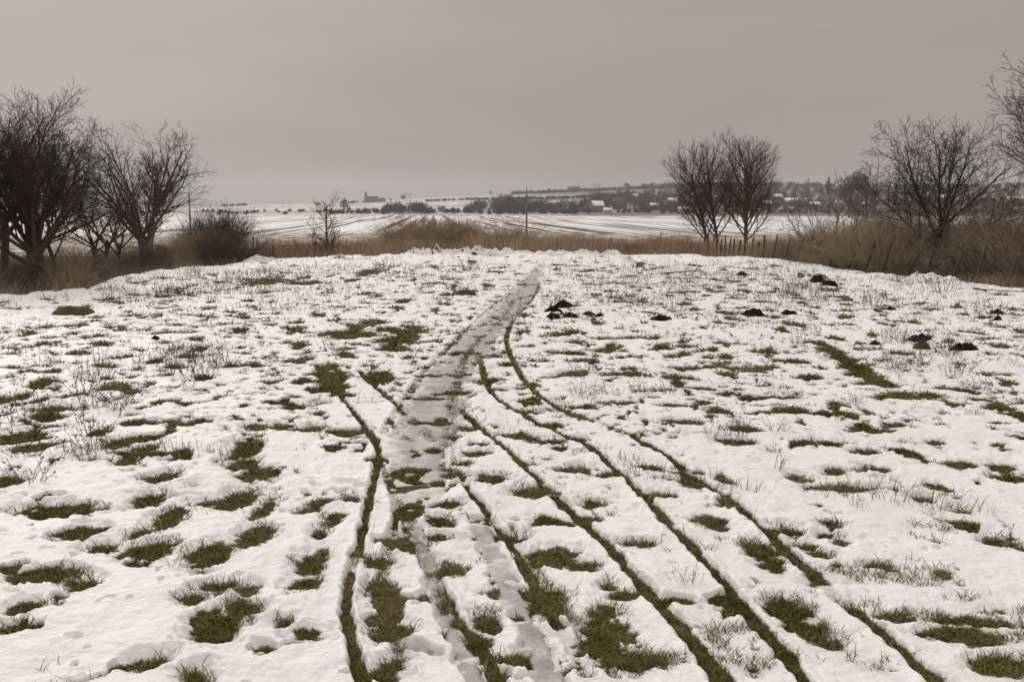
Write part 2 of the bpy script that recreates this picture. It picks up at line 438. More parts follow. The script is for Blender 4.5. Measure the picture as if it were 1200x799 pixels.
# turf and the ground beyond the meadow
M_GROUND, n, l, b = newmat('ground')
g = n.new('ShaderNodeTexCoord'); O = g.outputs['Object']
am = n.new('ShaderNodeAttribute'); am.attribute_name = 'marsh'
af = n.new('ShaderNodeAttribute'); af.attribute_name = 'field'
turf = ramp_n(n, l, noise(n, l, 9, 6, O, .7).outputs[0], [(.3, (.035, .032, .012)), (.5, (.07, .066, .022)), (.7, (.11, .09, .042))])
mapm = n.new('ShaderNodeMapping'); mapm.inputs['Scale'].default_value = (.5, 1.0, 1); l.new(O, mapm.inputs[0])
marsh = ramp_n(n, l, noise(n, l, .9, 6, O, .7).outputs[0], [(.3, (.11, .075, .05)), (.55, (.21, .145, .10)), (.75, (.30, .215, .15))])
ms = mrange(n, l, noise(n, l, .55, 7, mapm.outputs[0], .72).outputs[0], .50, .55)
marsh = mixc(n, l, ms, marsh.outputs[0], (.72, .70, .68))
# field: snow over furrows that run away from the viewer, broken by clods and stubble
mf = n.new('ShaderNodeMapping'); mf.vector_type = 'POINT'; mf.inputs['Rotation'].default_value = (0, 0, radians(-4.7)); l.new(O, mf.inputs[0])
mfs = n.new('ShaderNodeMapping'); mfs.inputs['Scale'].default_value = (1, .006, 1); l.new(mf.outputs[0], mfs.inputs[0])
fur = noise(n, l, .42, 3, mfs.outputs[0], .6)
mfw = n.new('ShaderNodeMapping'); mfw.inputs['Scale'].default_value = (.02, .02, 1); l.new(O, mfw.inputs[0])
reg = noise(n, l, 1.0, 2, mfw.outputs[0])
sxy = n.new('ShaderNodeSeparateXYZ'); l.new(mf.outputs[0], sxy.inputs[0])
band = mrange(n, l, math_n(n, l, 'ABSOLUTE', math_n(n, l, 'SUBTRACT', sxy.outputs[0], 14)), 75, 20, .0, 1)
furm = mrange(n, l, math_n(n, l, 'ADD', fur.outputs[0], math_n(n, l, 'MULTIPLY', band, .045)), .54, .59)
cl = mrange(n, l, noise(n, l, .22, 7, O, .75).outputs[0], .55, .62, 0, .7)
dark = math_n(n, l, 'MAXIMUM', furm, math_n(n, l, 'MULTIPLY', math_n(n, l, 'MULTIPLY', cl, mrange(n, l, band, 0, 1, 1, .25)), mrange(n, l, reg.outputs[0], .42, .58, .25, .9)))
field = mixc(n, l, dark, (.82, .81, .80), (.085, .068, .055))
c = mixc(n, l, am.outputs['Fac'], turf.outputs[0], marsh)
c = mixc(n, l, af.outputs['Fac'], c, field)
l.new(c, b.inputs['Base Color']); b.inputs['Roughness'].default_value = .9; b.inputs['Specular IOR Level'].default_value = .15
bump(n, l, b, noise(n, l, 30, 5, O).outputs[0], .7, .02)

M_HILL, n, l, b = newmat('hill_slopes')
g = n.new('ShaderNodeTexCoord'); O = g.outputs['Object']
m1 = n.new('ShaderNodeMapping'); m1.inputs['Scale'].default_value = (.004, .016, .0); l.new(O, m1.inputs[0])
asc = n.new('ShaderNodeAttribute'); asc.attribute_name = 'scrub'
a1 = mrange(n, l, math_n(n, l, 'ADD', noise(n, l, 1, 6, m1.outputs[0], .7, .5).outputs[0], math_n(n, l, 'MULTIPLY', asc.outputs['Fac'], .16)), .46, .60)
a2 = mrange(n, l, noise(n, l, .06, 6, O, .75).outputs[0], .48, .62, 0, .6)
c = mixc(n, l, math_n(n, l, 'MAXIMUM', a1, a2), (.66, .65, .64), (.14, .125, .11))
l.new(c, b.inputs['Base Color']); b.inputs['Roughness'].default_value = .95

def blade_mat(name, stops, trans=.0, rough=.75):
    m, n, l, b = newmat(name)
    a = n.new('ShaderNodeAttribute'); a.attribute_name = 'tint'
    r = ramp_n(n, l, a.outputs['Fac'], stops); l.new(r.outputs[0], b.inputs['Base Color'])
    b.inputs['Roughness'].default_value = rough; b.inputs['Specular IOR Level'].default_value = .2
    return m
M_GRASS = blade_mat('grass_blades', [(0, (.055, .066, .010)), (.35, (.105, .118, .018)), (.6, (.155, .150, .030)), (.78, (.20, .15, .055)), (1, (.32, .23, .12))])
M_DRY = blade_mat('dry_stalks', [(0, (.08, .052, .038)), (.5, (.21, .14, .09)), (1, (.40, .29, .19))])
M_REED = blade_mat('reeds', [(0, (.15, .10, .07)), (.5, (.32, .225, .155)), (1, (.50, .37, .26))])
M_SOIL, n, l, b = newmat('soil')
g = n.new('ShaderNodeTexCoord')
c = ramp_n(n, l, noise(n, l, 30, 5, g.outputs['Object'], .7).outputs[0], [(.35, (.006, .005, .005)), (.7, (.022, .018, .016))])
l.new(c.outputs[0], b.inputs['Base Color']); b.inputs['Roughness'].default_value = .95; b.inputs['Specular IOR Level'].default_value = .1
bump(n, l, b, noise(n, l, 45, 5, g.outputs['Object']).outputs[0], .8, .02)
M_EARTH, n, l, b = newmat('snowy_earth')        # heaps: snow lies on what faces up
g = n.new('ShaderNodeTexCoord'); ge = n.new('ShaderNodeNewGeometry'); sp = n.new('ShaderNodeSeparateXYZ'); l.new(ge.outputs['Normal'], sp.inputs[0])
f = math_n(n, l, 'ADD', sp.outputs[2], math_n(n, l, 'MULTIPLY', noise(n, l, 2.5, 4, g.outputs['Object'], .6).outputs[0], .9))
c = mixc(n, l, mrange(n, l, f, .80, .98), (.05, .036, .028), (.80, .785, .77))
l.new(c, b.inputs['Base Color']); b.inputs['Roughness'].default_value = .9
bump(n, l, b, noise(n, l, 16, 5, g.outputs['Object']).outputs[0], .6, .04)
M_MOSS = simple('mossy_turf', (.035, .042, .012), col2=(.085, .075, .03), scale=25)
M_BARK = simple('dark_bark', (.040, .029, .024), col2=(.095, .072, .056), scale=14)
M_BARKG = simple('grey_bark', (.065, .052, .042), col2=(.16, .13, .105), scale=14)
M_TWIG = simple('dark_twigs', (.034, .024, .022), col2=(.062, .045, .040), scale=3)
M_TWIGR = simple('reddish_twigs', (.07, .045, .037), col2=(.13, .088, .068), scale=3)
M_TWIGB = simple('brown_stems', (.22, .16, .11), col2=(.42, .32, .22), scale=4)
M_TWIGG = simple('straw_stems', (.36, .27, .175), col2=(.68, .55, .38), scale=4)
M_FARTREE = simple('far_branches', (.016, .015, .014), col2=(.035, .031, .028), scale=.6)
M_FARPINE = simple('far_evergreen', (.014, .019, .016), col2=(.03, .036, .03), scale=.6)
M_POST = simple('weathered_wood', (.035, .028, .024), col2=(.09, .075, .062), scale=22)
M_WIRE = simple('wire', (.05, .045, .042), rough=.5)
M_CONC = simple('pole_concrete', (.12, .11, .10), col2=(.2, .19, .175), scale=3)
M_STONE = simple('church_stone', (.14, .13, .125), col2=(.20, .19, .18), scale=.8)
M_SLATE = simple('dark_roof', (.05, .05, .052), scale=1)
M_WALLW = simple('pale_plaster', (.42, .40, .37), scale=.7)
M_WALLB = simple('brown_wall', (.13, .10, .085), scale=.7)
M_WALLR = simple('rust_wall', (.085, .055, .048), scale=.7)
M_ROOFS = simple('snowy_roof', (.70, .69, .68), col2=(.80, .79, .78), scale=.8)
M_ROOFR = simple('rust_tiles', (.075, .046, .040), scale=.9)
M_WIN = simple('window_glass', (.02, .022, .025), rough=.15, spec=.5)
M_BRICK = simple('chimney_brick', (.10, .06, .05), scale=2)

# ------------------------------------------------------------------ ground sheets
def polar(az, rr, closed=True):
    A, R = np.meshgrid(az, rr)
    x = (R * np.sin(A)).ravel(); y = (R * np.cos(A)).ravel()
    nr, na = len(rr), len(az)
    I = np.arange(nr * na).reshape(nr, na)
    if closed:
        J = np.roll(I, -1, axis=1)
        Q = np.stack([I[:-1], I[1:], J[1:], J[:-1]], -1).reshape(-1, 4)
    else:
        Q = np.stack([I[:-1, :-1], I[1:, :-1], I[1:, 1:], I[:-1, 1:]], -1).reshape(-1, 4)
    return x, y, Q[:, ::-1]
def rings(spec):
    r = [spec[0][0]]
    for a, b, k in spec:
        while r[-1] < b: r.append(r[-1] * (1 + k))
    return np.array(r)
def azs(fine):
    return np.concatenate([np.arange(-43, 43, fine), np.arange(43, 317, 1.5)]) * pi / 180
rr = rings([(.25, 3, .02), (3, 50, .0052), (50, 200, .012), (200, 4000, .016)])
x, y, Q = polar(azs(.13), rr)
z = ground_z(x, y); r = np.hypot(x, y); s = r - edge_r(np.arctan2(x, y))
z = np.where(r > 735, -3.35 - (r - 735) * .002, z)
marsh = sst(1, 5, s + 2 * perlin(x / 3, y / 3, 21)); fld = sst(0, 1, (r - 178 + 25 * perlin(x / 22, y / 9, 22) + 10 * perlin(x / 5, y / 3, 23)) / 40)
V = np.stack([x, y, z], 1); V = np.vstack([V, [[0, 0, gz(0, 0)]]]); k = len(V) - 1; na = len(azs(.13))
tr = np.stack([np.full(na, k), (np.arange(na) + 1) % na, np.arange(na)], 1)
link('ground', mesh_np('ground', V, Q, tr, {'marsh': np.append(marsh, 0), 'field': np.append(fld, 0)}), M_GROUND, kind='structure')

rr = rings([(.3, 2.9, .02), (2.9, 10, .0021), (10, 52, .0038)])
A7 = azs(.066)
x, y, Q = polar(A7, rr)
z = ground_z(x, y); T, wet, icy = snow_T(x, y)
Tc = np.maximum(T, -.02)
V = np.stack([x, y, z + Tc], 1)
keep = (T[Q] > -.012).any(axis=1) & ~(T[Q] < -.2).any(axis=1)
Q = Q[keep]
used = np.zeros(len(V), bool); used[Q.ravel()] = True; idx = np.cumsum(used) - 1
link('snow', mesh_np('snow', V[used], idx[Q], None, {'wet': wet[used], 'thick': T[used]}), M_SNOW, kind='structure')

# the icy track lies between the turf and the snow
def strip_mesh(name, pts, ws, res=.03):
    pts = smooth_poly(np.asarray(pts), 2); ws = np.interp(np.linspace(0, 1, len(pts)), np.linspace(0, 1, len(ws)), ws)
    seg = np.hypot(*np.diff(pts, axis=0).T); cum = np.concatenate([[0], np.cumsum(seg)])
    ns = max(8, int(cum[-1] / res)); t = np.linspace(0, cum[-1], ns)
    px = np.interp(t, cum, pts[:, 0]); py = np.interp(t, cum, pts[:, 1]); w = np.interp(t, cum, ws)
    dx = np.gradient(px); dy = np.gradient(py); q = np.hypot(dx, dy); nx, ny = dy / q, -dx / q
    m = 36; u = np.linspace(-1, 1, m)
    X = px[:, None] + nx[:, None] * w[:, None] * u * 1.25; Y = py[:, None] + ny[:, None] * w[:, None] * u * 1.25
    fall = -.05 * sst(.62, .98, np.abs(u)[None, :] + .35 * perlin(X / .14, Y / .14, 83) + .2 * perlin(X / .05, Y / .05, 84))
    fall = fall - .05 * (sst(.04, 0, np.linspace(0, 1, ns)) + sst(.96, 1, np.linspace(0, 1, ns)))[:, None]
    Z = ground_z(X, Y) + path_level(X, Y) + fall
    I = np.arange(ns * m).reshape(ns, m)
    Q = np.stack([I[:-1, :-1], I[1:, :-1], I[1:, 1:], I[:-1, 1:]], -1).reshape(-1, 4)[:, ::-1]
    return np.stack([X.ravel(), Y.ravel(), Z.ravel()], 1), Q
VV = []; QQ = []; n0 = 0
for pts, ws in [(PW, PWW)] + [(p, [w] * len(p)) for p, w in SW]:
    v, q = strip_mesh('p', pts, ws); VV.append(v); QQ.append(q + n0); n0 += len(v)
link('path', mesh_np('path', np.vstack(VV), np.vstack(QQ)), M_SLUSH, kind='structure')

rr = rings([(700, 1700, .006), (1700, 3700, .05)])
x, y, Q = polar(azs(.25), rr)
scrub = sst(-.02, .12, np.arctan2(x, y))
link('hills', mesh_np('hills', np.stack([x, y, hill_z(x, y)], 1), Q, None, {'scrub': scrub}), M_HILL, kind='structure')

# haze
v, q = boxv(-3950, 3950, -3950, 3950, -14, 110)
mh = bpy.data.materials.new('haze'); mh.use_nodes = True; t = mh.node_tree; t.nodes.clear()
o_ = t.nodes.new('ShaderNodeOutputMaterial'); pv = t.nodes.new('ShaderNodeVolumePrincipled')
pv.inputs['Color'].default_value = (.86, .89, .93, 1); pv.inputs['Density'].default_value = .00017; pv.inputs['Anisotropy'].default_value = .1
t.links.new(pv.outputs[0], o_.inputs['Volume'])
link('haze', mesh_np('haze', v, q, smooth=False), mh, kind='stuff')

# ------------------------------------------------------------------ blades
RNG = np.random.RandomState(11)
def blades(name, x, y, zb, h, w, lean, tint, mt, segs=2, **kw):
    n = len(x); a = RNG.rand(n) * 2 * pi; b2 = RNG.rand(n) * 2 * pi
    dx, dy = np.cos(a) * w / 2, np.sin(a) * w / 2; lx, ly = np.cos(b2) * lean * h, np.sin(b2) * lean * h
    P0 = np.stack([x - dx, y - dy, zb], 1); P1 = np.stack([x + dx, y + dy, zb], 1)
    P2 = np.stack([x + dx * .75 + lx * .4, y + dy * .75 + ly * .4, zb + h * .58], 1); P3 = np.stack([x - dx * .75 + lx * .4, y - dy * .75 + ly * .4, zb + h * .58], 1)
    P4 = np.stack([x + lx * 1.1, y + ly * 1.1, zb + h * .95], 1)
    V = np.stack([P0, P1, P2, P3, P4], 1).reshape(-1, 3); i = np.arange(n) * 5
    Q = np.stack([i, i + 1, i + 2, i + 3], 1); Tt = np.stack([i + 3, i + 2, i + 4], 1)
    return link(name, mesh_np(name, V, Q, Tt, {'tint': np.repeat(tint, 5)}, smooth=False), mt, kind='stuff', **kw)
def cand(n, r0, r1, pw=1.0, a=33):
    n = int(n * 42 / a); a = 42
    az = (RNG.rand(n) * 2 - 1) * radians(a); u = RNG.rand(n)
    r = 1 / (1 / r0**pw + u * (1 / r1**pw - 1 / r0**pw))**(1 / pw)
    return r * np.sin(az), r * np.cos(az), r
# turf in the bare places
x, y, r = cand(1500000, 2.6, 42, 1.15)
T, wet, icy = snow_T(x, y)
PL = path_level(x, y)
m = (T < .003) & ~((icy > .5) & (PL > .002))
x, y, r, T = x[m], y[m], r[m], T[m]
sel = np.arange(len(x))
if len(x) > 560000: sel = RNG.permutation(len(x))[:560000]
x, y, r, T = x[sel], y[sel], r[sel], T[sel]
clump = perlin(x / .12, y / .12, 101); dry = perlin(x / .8, y / .8, 102) + .5 * perlin(x / .2, y / .2, 103)
h = (.010 + .010 * RNG.rand(len(x)) + .014 * np.clip(clump, 0, 1)) * (1 + 1.6 * sst(5, 14, r))
h = h * np.where(RNG.rand(len(x)) < .03, 1.9, 1)
w = .0022 + .00075 * r
tint = np.clip(.45 + .42 * dry + .28 * RNG.randn(len(x)) + .20 * sst(9, 20, r), 0, 1)
blades('grass', x, y, ground_z(x, y) - .004, h, w, 1.25, tint, M_GRASS, category='grass')
print('grass', len(x))
# tussock blades that stand up through thin snow around the bare places
x, y, r = cand(900000, 3, 40, 1.3)
T, wet, icy = snow_T(x, y)
n_ = perlin(x / .42, y / .36, 155) + .4 * perlin(x / .16, y / .16, 156)
m = ((T < .016) & (T > -.01) & (icy < .3) & (n_ > .0) & (RNG.rand(len(x)) < .22))
x, y, r = x[m], y[m], r[m]
h = .025 + .045 * RNG.rand(len(x))**2 + .02 * sst(8, 20, r)
blades('tall_grass', x, y, ground_z(x, y) - .004, h, .0018 + .0006 * r, .8, np.clip(.62 + .2 * RNG.randn(len(x)), 0, 1), M_GRASS, category='grass')
print('tall grass', len(x))
# dry stubble on the far part of the meadow
x, y, r = cand(260000, 6, 44, .7)
az = np.arctan2(x, y); px = 600 + FP * np.tan(az); py = HZ + EYE * FP / r
c = fbm(x / 1.6, y / 1.6, 160, 3)
dn = sst(11, 24, r) * .75
dn = dn + .5 * np.exp(-((px - 250) / 130)**2 - ((py - 330) / 16)**2) + .45 * np.exp(-((px - 960) / 220)**2 - ((py - 335) / 28)**2)
dn = dn + .4 * np.exp(-((px - 60) / 110)**2 - ((py - 490) / 45)**2)
dn = dn * (1 - .9 * np.exp(-((px - 590) / 60)**2))
s = r - edge_r(az)
m = (c > .40 - .65 * dn) & (RNG.rand(len(x)) < .10 + .34 * dn) & (s < 4)
x, y, r = x[m], y[m], r[m]
h = (.03 + .10 * RNG.rand(len(x))**1.7) * (1 + .4 * sst(14, 30, r))
blades('stubble', x, y, ground_z(x, y) + .0, h + .03, .0022 + .00030 * r, .45, np.clip(.45 + .25 * RNG.randn(len(x)), 0, 1), M_DRY, category='stubble')
print('stubble', len(x))
# reeds of the low ground
x, y, r = cand(420000, 39, 150, .9, 36)
az = np.arctan2(x, y); s = r - edge_r(az); px = 600 + FP * np.tan(az)
c = fbm(x / 7, y / 7, 170, 3)
dens = sst(3, 10, s) * (1 - .9 * sst(75, 120, r + 25 * c)); dens = dens * (1 - .9 * sst(.0, .25, -fbm(x / 4, y / 9, 175, 3)))
m = RNG.rand(len(x)) < dens * .42
x, y, r, c, px = x[m], y[m], r[m], c[m], px[m]
hh = (.46 + .6 * c + .5 * fbm(x / 1.8, y / 3, 177, 2) + .55 * RNG.rand(len(x))**1.5) * (1 - .35 * sst(80, 130, r))
hh = np.maximum(hh, .2) * .86
blades('reeds', x, y, ground_z(x, y) - .02, hh, .011 + .0002 * r, .28, np.clip(.42 + .5 * c + .35 * fbm(x / 1.8, y / 3, 178, 2) + .2 * RNG.randn(len(x)), 0, 1), M_REED, category='reeds')
print('reeds', len(x))
# rough dry grass along the foot of the thickets on both sides
x, y, r = cand(420000, 20, 52, .6, 36)
az = np.arctan2(x, y); s = r - edge_r(az); px = 600 + FP * np.tan(az)
side = sst(790, 900, px) + .55 * sst(330, 270, px)
c = fbm(x / 1.5, y / 1.5, 180, 3)
m = (s > -.2 + .6 * c) & (s < 17) & (RNG.rand(len(x)) < side * (.1 + .9 * sst(-.1, .3, c)) * .36)
x, y, r, c, s = x[m], y[m], r[m], c[m], s[m]
hh = (.18 + .38 * RNG.rand(len(x)) + .25 * c) * (.55 + .45 * sst(0, 2, s))
blades('dry_grass', x, y, ground_z(x, y) - .02, np.maximum(hh, .1), .006 + .0002 * r, .55, np.clip(.42 + .25 * c + .25 * RNG.randn(len(x)), 0, 1), M_DRY, category='dry grass')
print('dry grass', len(x))

# ------------------------------------------------------------------ branches
class Tubes:
    def __init__(s): s.g = {}
    def add(s, pts, rad, k):
        s.g.setdefault((len(pts), k), []).append((pts, rad))
    def mesh(s, name):
        VV = []; QQ = []; n0 = 0
        for (n, k), items in s.g.items():
            Pn = np.array([i[0] for i in items]); R = np.array([i[1] for i in items])
            d = Pn[:, -1] - Pn[:, 0]; d /= np.linalg.norm(d, axis=1)[:, None] + 1e-9
            ref = np.where(np.abs(d[:, 2:3]) < .9, np.array([[0, 0, 1.]]), np.array([[1., 0, 0]]))
            u = np.cross(d, ref); u /= np.linalg.norm(u, axis=1)[:, None] + 1e-9; w = np.cross(d, u)
            a = 2 * pi * np.arange(k) / k
            off = np.cos(a)[None, None, :, None] * u[:, None, None, :] + np.sin(a)[None, None, :, None] * w[:, None, None, :]
            V = Pn[:, :, None, :] + R[:, :, None, None] * off
            B = len(items); I = np.arange(B * n * k).reshape(B, n, k) + n0; J = np.roll(I, -1, axis=2)
            Q = np.stack([I[:, :-1], J[:, :-1], J[:, 1:], I[:, 1:]], -1).reshape(-1, 4)
            VV.append(V.reshape(-1, 3)); QQ.append(Q); n0 += B * n * k
        return mesh_np(name, np.vstack(VV), np.vstack(QQ))
def norm(v):
    return v / (math.sqrt(v[0]*v[0] + v[1]*v[1] + v[2]*v[2]) + 1e-9)
def grow(rg, trunk, crown, p, d, length, rad, lvl, prm):
    """one limb and everything that grows from it"""
    n = (7, 7, 6, 4, 3)[min(lvl, 4)]; k = (9, 7, 5, 3, 3)[min(lvl, 4)]
    pts = [p]; rads = [rad]; step = length / (n - 1)
    endr = max(rad * (.30 if lvl else .55), prm['rmin'])
    for i in range(1, n):
        d = norm(d + rg.randn(3) * prm['wob'] * (1 + .3 * lvl) + np.array([0, 0, prm['up'][min(lvl, len(prm['up']) - 1)]]))
        p = p + d * step; pts.append(p); rads.append(rad + (endr - rad) * i / (n - 1))
    (trunk if lvl <= prm.get('tl', 1) else crown).add(np.array(pts), np.array(rads), k)
    if lvl >= prm['levels']: return
    nb = prm['n'][min(lvl, len(prm['n']) - 1)]
    nb = max(2, int(round(nb * (.75 + .5 * rg.rand()))))
    t0 = prm['t0'][min(lvl, len(prm['t0']) - 1)]
    ph = rg.rand() * 6.28
    for j in range(nb):
        t = t0 + (1 - t0) * (j + .3 + .5 * rg.rand()) / nb; t = min(t, 1.0)
        f = t * (n - 1); i = min(int(f), n - 2); q = pts[i] + (pts[i+1] - pts[i]) * (f - i)
        ax = norm(pts[i+1] - pts[i]); u = norm(np.cross(ax, (0.31, .2, 1) if abs(ax[2]) < .9 else (1, .2, 0))); w = np.cross(ax, u)
        ph += 2.4 + rg.randn() * .4
        an = radians(prm['ang'][min(lvl, len(prm['ang']) - 1)]) * (.75 + .5 * rg.rand())
        nd = norm(ax * cos(an) + (u * cos(ph) + w * sin(ph)) * sin(an))
        r0 = rads[i] + (rads[i+1] - rads[i]) * (f - i)
        ln = length * prm['ratio'][min(lvl, len(prm['ratio']) - 1)] * (1.15 - .55 * t) * (.75 + .5 * rg.rand())
        grow(rg, trunk, crown, q, nd, ln, max(r0 * prm['rr'] * (.8 + .3 * rg.rand()), prm['rmin']), lvl + 1, prm)
def tree_meshes(name, seed, prm):
    rg = np.random.RandomState(seed); tr, cr = Tubes(), Tubes()
    for base, lean, ln, rad in prm['stems']:
        grow(rg, tr, cr, np.array([base[0], base[1], -.15]), norm(np.array([lean[0], lean[1], 1.0])), ln, rad, 0, prm)
    return tr.mesh('trunk'), cr.mesh('crown')
def fan_tree(seed, prm, limbs):
    """short trunk that opens into a fan of limbs, like the old fruit trees by the meadow"""
    rg = np.random.RandomState(seed); tr, cr = Tubes(), Tubes()
    H = prm['th']; lean = np.array([*prm.get('lean', (0, 0)), 1.0])
    pts = [np.array([0, 0, -.2])]; d = norm(lean)
    for i in range(6):
        d = norm(d + rg.randn(3) * .06); pts.append(pts[-1] + d * (H + .2) / 6)
    R = prm['tr']
    rads = [R * 1.5, R * 1.12, R, R * .95, R * .92, R * .95, R * .85]
    tr.add(np.array(pts), np.array(rads), 12)
    for az, tilt, ln, rad in limbs:
        a = radians(az); t = radians(tilt)
        dd = np.array([sin(a) * sin(t), cos(a) * sin(t), cos(t)])
        j = 4 + (rg.rand() > .4) + (rg.rand() > .7)
        grow(rg, tr, cr, pts[min(j, 6)], dd, ln, rad, 1, prm)
    return tr.mesh('trunk'), cr.mesh('crown')
def put_tree(name, meshes, loc, mats, label, cat='tree', rz=0, scale=1, group=None):
    o = thing(name, label, cat, loc, rz, group, scale)
    link('trunk', meshes[0], mats[0], o); link('crown', meshes[1], mats[1], o)
    return o
def ring_limbs(seed, n, tmin, tmax, ln, rad):
    rg = np.random.RandomState(seed)
    return [(360 / n * i + rg.uniform(-18, 18), rg.uniform(tmin, tmax), ln * rg.uniform(.85, 1.15), rad * rg.uniform(.8, 1.15)) for i in range(n)]
PR = dict(rmin=.0038, wob=.05, up=(.02, .07, .06, .03, .02), levels=4, n=(6, 9, 7, 5), t0=(.3, .22, .18, .15), ang=(38, 40, 40, 42), ratio=(.6, .50, .50, .5), rr=.55, tl=1)

def loc_at(px, r, dz=0):
    x, y = at(px, r); return (x, y, gz(x, y) + dz)
GT = 'bare trees along the left edge of the meadow'
# left stand
tA = fan_tree(101, dict(PR, th=1.55, tr=.15, lean=(.25, 0), n=(6, 12, 8, 5)), ring_limbs(1, 9, 12, 62, 2.75, .07))
tB = fan_tree(102, dict(PR, th=1.65, tr=.12, n=(6, 10, 7, 5)), ring_limbs(2, 9, 10, 66, 2.75, .06))
tC = fan_tree(103, dict(PR, th=1.5, tr=.08, lean=(-.05, 0), n=(5, 8, 6, 4)), ring_limbs(3, 6, 15, 72, 2.4, .042))
put_tree('bare_tree', tA, loc_at(13, 25.5), (M_BARK, M_TWIG), 'thick dark tree leaning right at the left edge of the photo, behind the snow bank', rz=0, scale=.87, group=GT)
put_tree('bare_tree', tB, loc_at(38, 26.0), (M_BARK, M_TWIG), 'dark bare tree with the widest dense round crown, second thick trunk from the left edge', rz=.4, scale=.87, group=GT)
put_tree('bare_tree', tB, loc_at(-16, 27.0), (M_BARK, M_TWIG), 'dark bare tree cut off by the left edge of the photo', rz=2.1, scale=1.0, group=GT)
put_tree('bare_tree', tC, loc_at(55, 27.0), (M_BARK, M_TWIG), 'slender dark tree with low spreading branches, between the wide crown and the thin leaning trunk', rz=0, scale=1.18, group=GT)
put_tree('bare_tree', tC, loc_at(2, 29.5), (M_BARK, M_TWIG), 'slender bare tree with straight trunk in the gap behind the leftmost thick trunk', rz=2.6, scale=1.3, group=GT)
tD = fan_tree(104, dict(PR, th=1.4, tr=.05, lean=(-.35, 0), n=(5, 7, 5, 4), levels=3), ring_limbs(4, 4, 10, 50, 1.4, .025))
put_tree('bare_tree', tD, loc_at(78, 25.8), (M_BARK, M_TWIG), 'thin young tree whose bare trunk leans left over the dry grass', rz=0, scale=1.0, group=GT)
for px, r, rz, sc, lb in ((115, 31.5, 1, .78, 'small crooked scrub tree with grey trunk, left of its twin behind the left thicket'),
                          (122, 32.5, 3, .74, 'small crooked scrub tree with grey trunk, right of its twin behind the left thicket'),
                          (141, 31, 5, .68, 'lowest scrub tree, dark stem just left of the pollard with the split trunk')):
    put_tree('scrub_tree', tC, loc_at(px, r), (M_BARKG, M_TWIGR), lb, rz=rz, scale=sc, group='small scrub trees in the left thicket')
# pollard with two grown-together trunks
tH = fan_tree(110, dict(PR, th=1.15, tr=.17, wob=.06, n=(6, 7, 5, 4), rmin=.0042), ring_limbs(6, 13, 8, 58, 3.1, .055))
put_tree('pollard_tree', tH, loc_at(172, 35), (M_BARKG, M_TWIG), 'old pollard with split grey trunk and straight rods fanning up, right of the big crown', rz=0, scale=.98)
tR = tree_meshes('round', 120, dict(PR, stems=[((0, 0), (0, 0), 6.5, .16)], n=(26, 9, 6, 4), levels=3, t0=(.3, .2, .2), ang=(50, 40, 40), ratio=(.34, .5, .5), rmin=.010, up=(.0, .05, .05)))
put_tree('round_tree', tR, (*at(176, 70), gz(*at(176, 70))), (M_BARKG, M_TWIGR), 'fine twigged rounded tree standing far behind the split grey pollard', scale=1.0)
# small lone tree
tS = tree_meshes('lone', 130, dict(PR, stems=[((0, 0), (.03, 0), 2.3, .055), ((.03, 0), (.3, .1), 1.2, .025), ((-.02, 0), (-.35, .1), 1.2, .025)], n=(16, 6, 4), levels=3, t0=(.16, .2, .2), ang=(52, 42, 40), ratio=(.42, .5, .5), rmin=.0045, up=(.0, .10, .06)))
put_tree('small_tree', tS, loc_at(384, 42), (M_BARKG, M_TWIGR), 'small lone bare tree on the meadow edge below the distant church, at left of centre')
# pair of tall trees by the fence
pv1 = dict(PR, n=(28, 13, 8, 4), levels=3, t0=(.18, .2, .18), ang=(44, 32, 34), ratio=(.54, .50, .5), rmin=.0072, up=(.0, .10, .07, .04), wob=.04)
tP = tree_meshes('p1', 141, dict(pv1, stems=[((0, 0), (.0, 0), 7.2, .15)]))
tQ = tree_meshes('p2', 142, dict(pv1, n=(19, 10, 7, 4), stems=[((-.15, 0), (-.28, .05), 6.1, .13), ((.55, 0.2), (-.16, 0), 6.3, .13)]))
put_tree('tall_tree', tP, loc_at(873, 60), (M_BARKG, M_TWIGR), 'tallest bare tree of the fence line, single straight trunk and egg shaped airy crown', scale=(.84, .84, .72))
put_tree('tall_tree', tQ, loc_at(835, 61), (M_BARKG, M_TWIGR), 'two stemmed bare tree leaning left, beside the taller egg shaped tree at the fence', scale=(.80, .80, .84))
# scrubby tree between
tV = tree_meshes('v', 150, dict(PR, stems=[((0, 0), (.1, 0), 2.6, .045), ((.1, 0), (.65, .1), 2.6, .035), ((-.1, 0), (-.7, 0), 2.5, .035), ((-.05, .1), (-.25, .2), 2.3, .03)], n=(7, 5, 4), levels=3, t0=(.25, .2, .2), ang=(40, 40, 40), ratio=(.45, .5, .5), rmin=.005))
put_tree('scrub_tree', tV, loc_at(972, 36), (M_TWIGB, M_TWIGR), 'low open scrub tree with reddish rods spreading behind the fence, under the distant poplar')
put_tree('scrub_tree', tV, loc_at(1042, 34), (M_TWIGB, M_TWIGR), 'small reddish scrub tree half sunk in the brushwood, just left of the big right tree', rz=2, scale=.8)
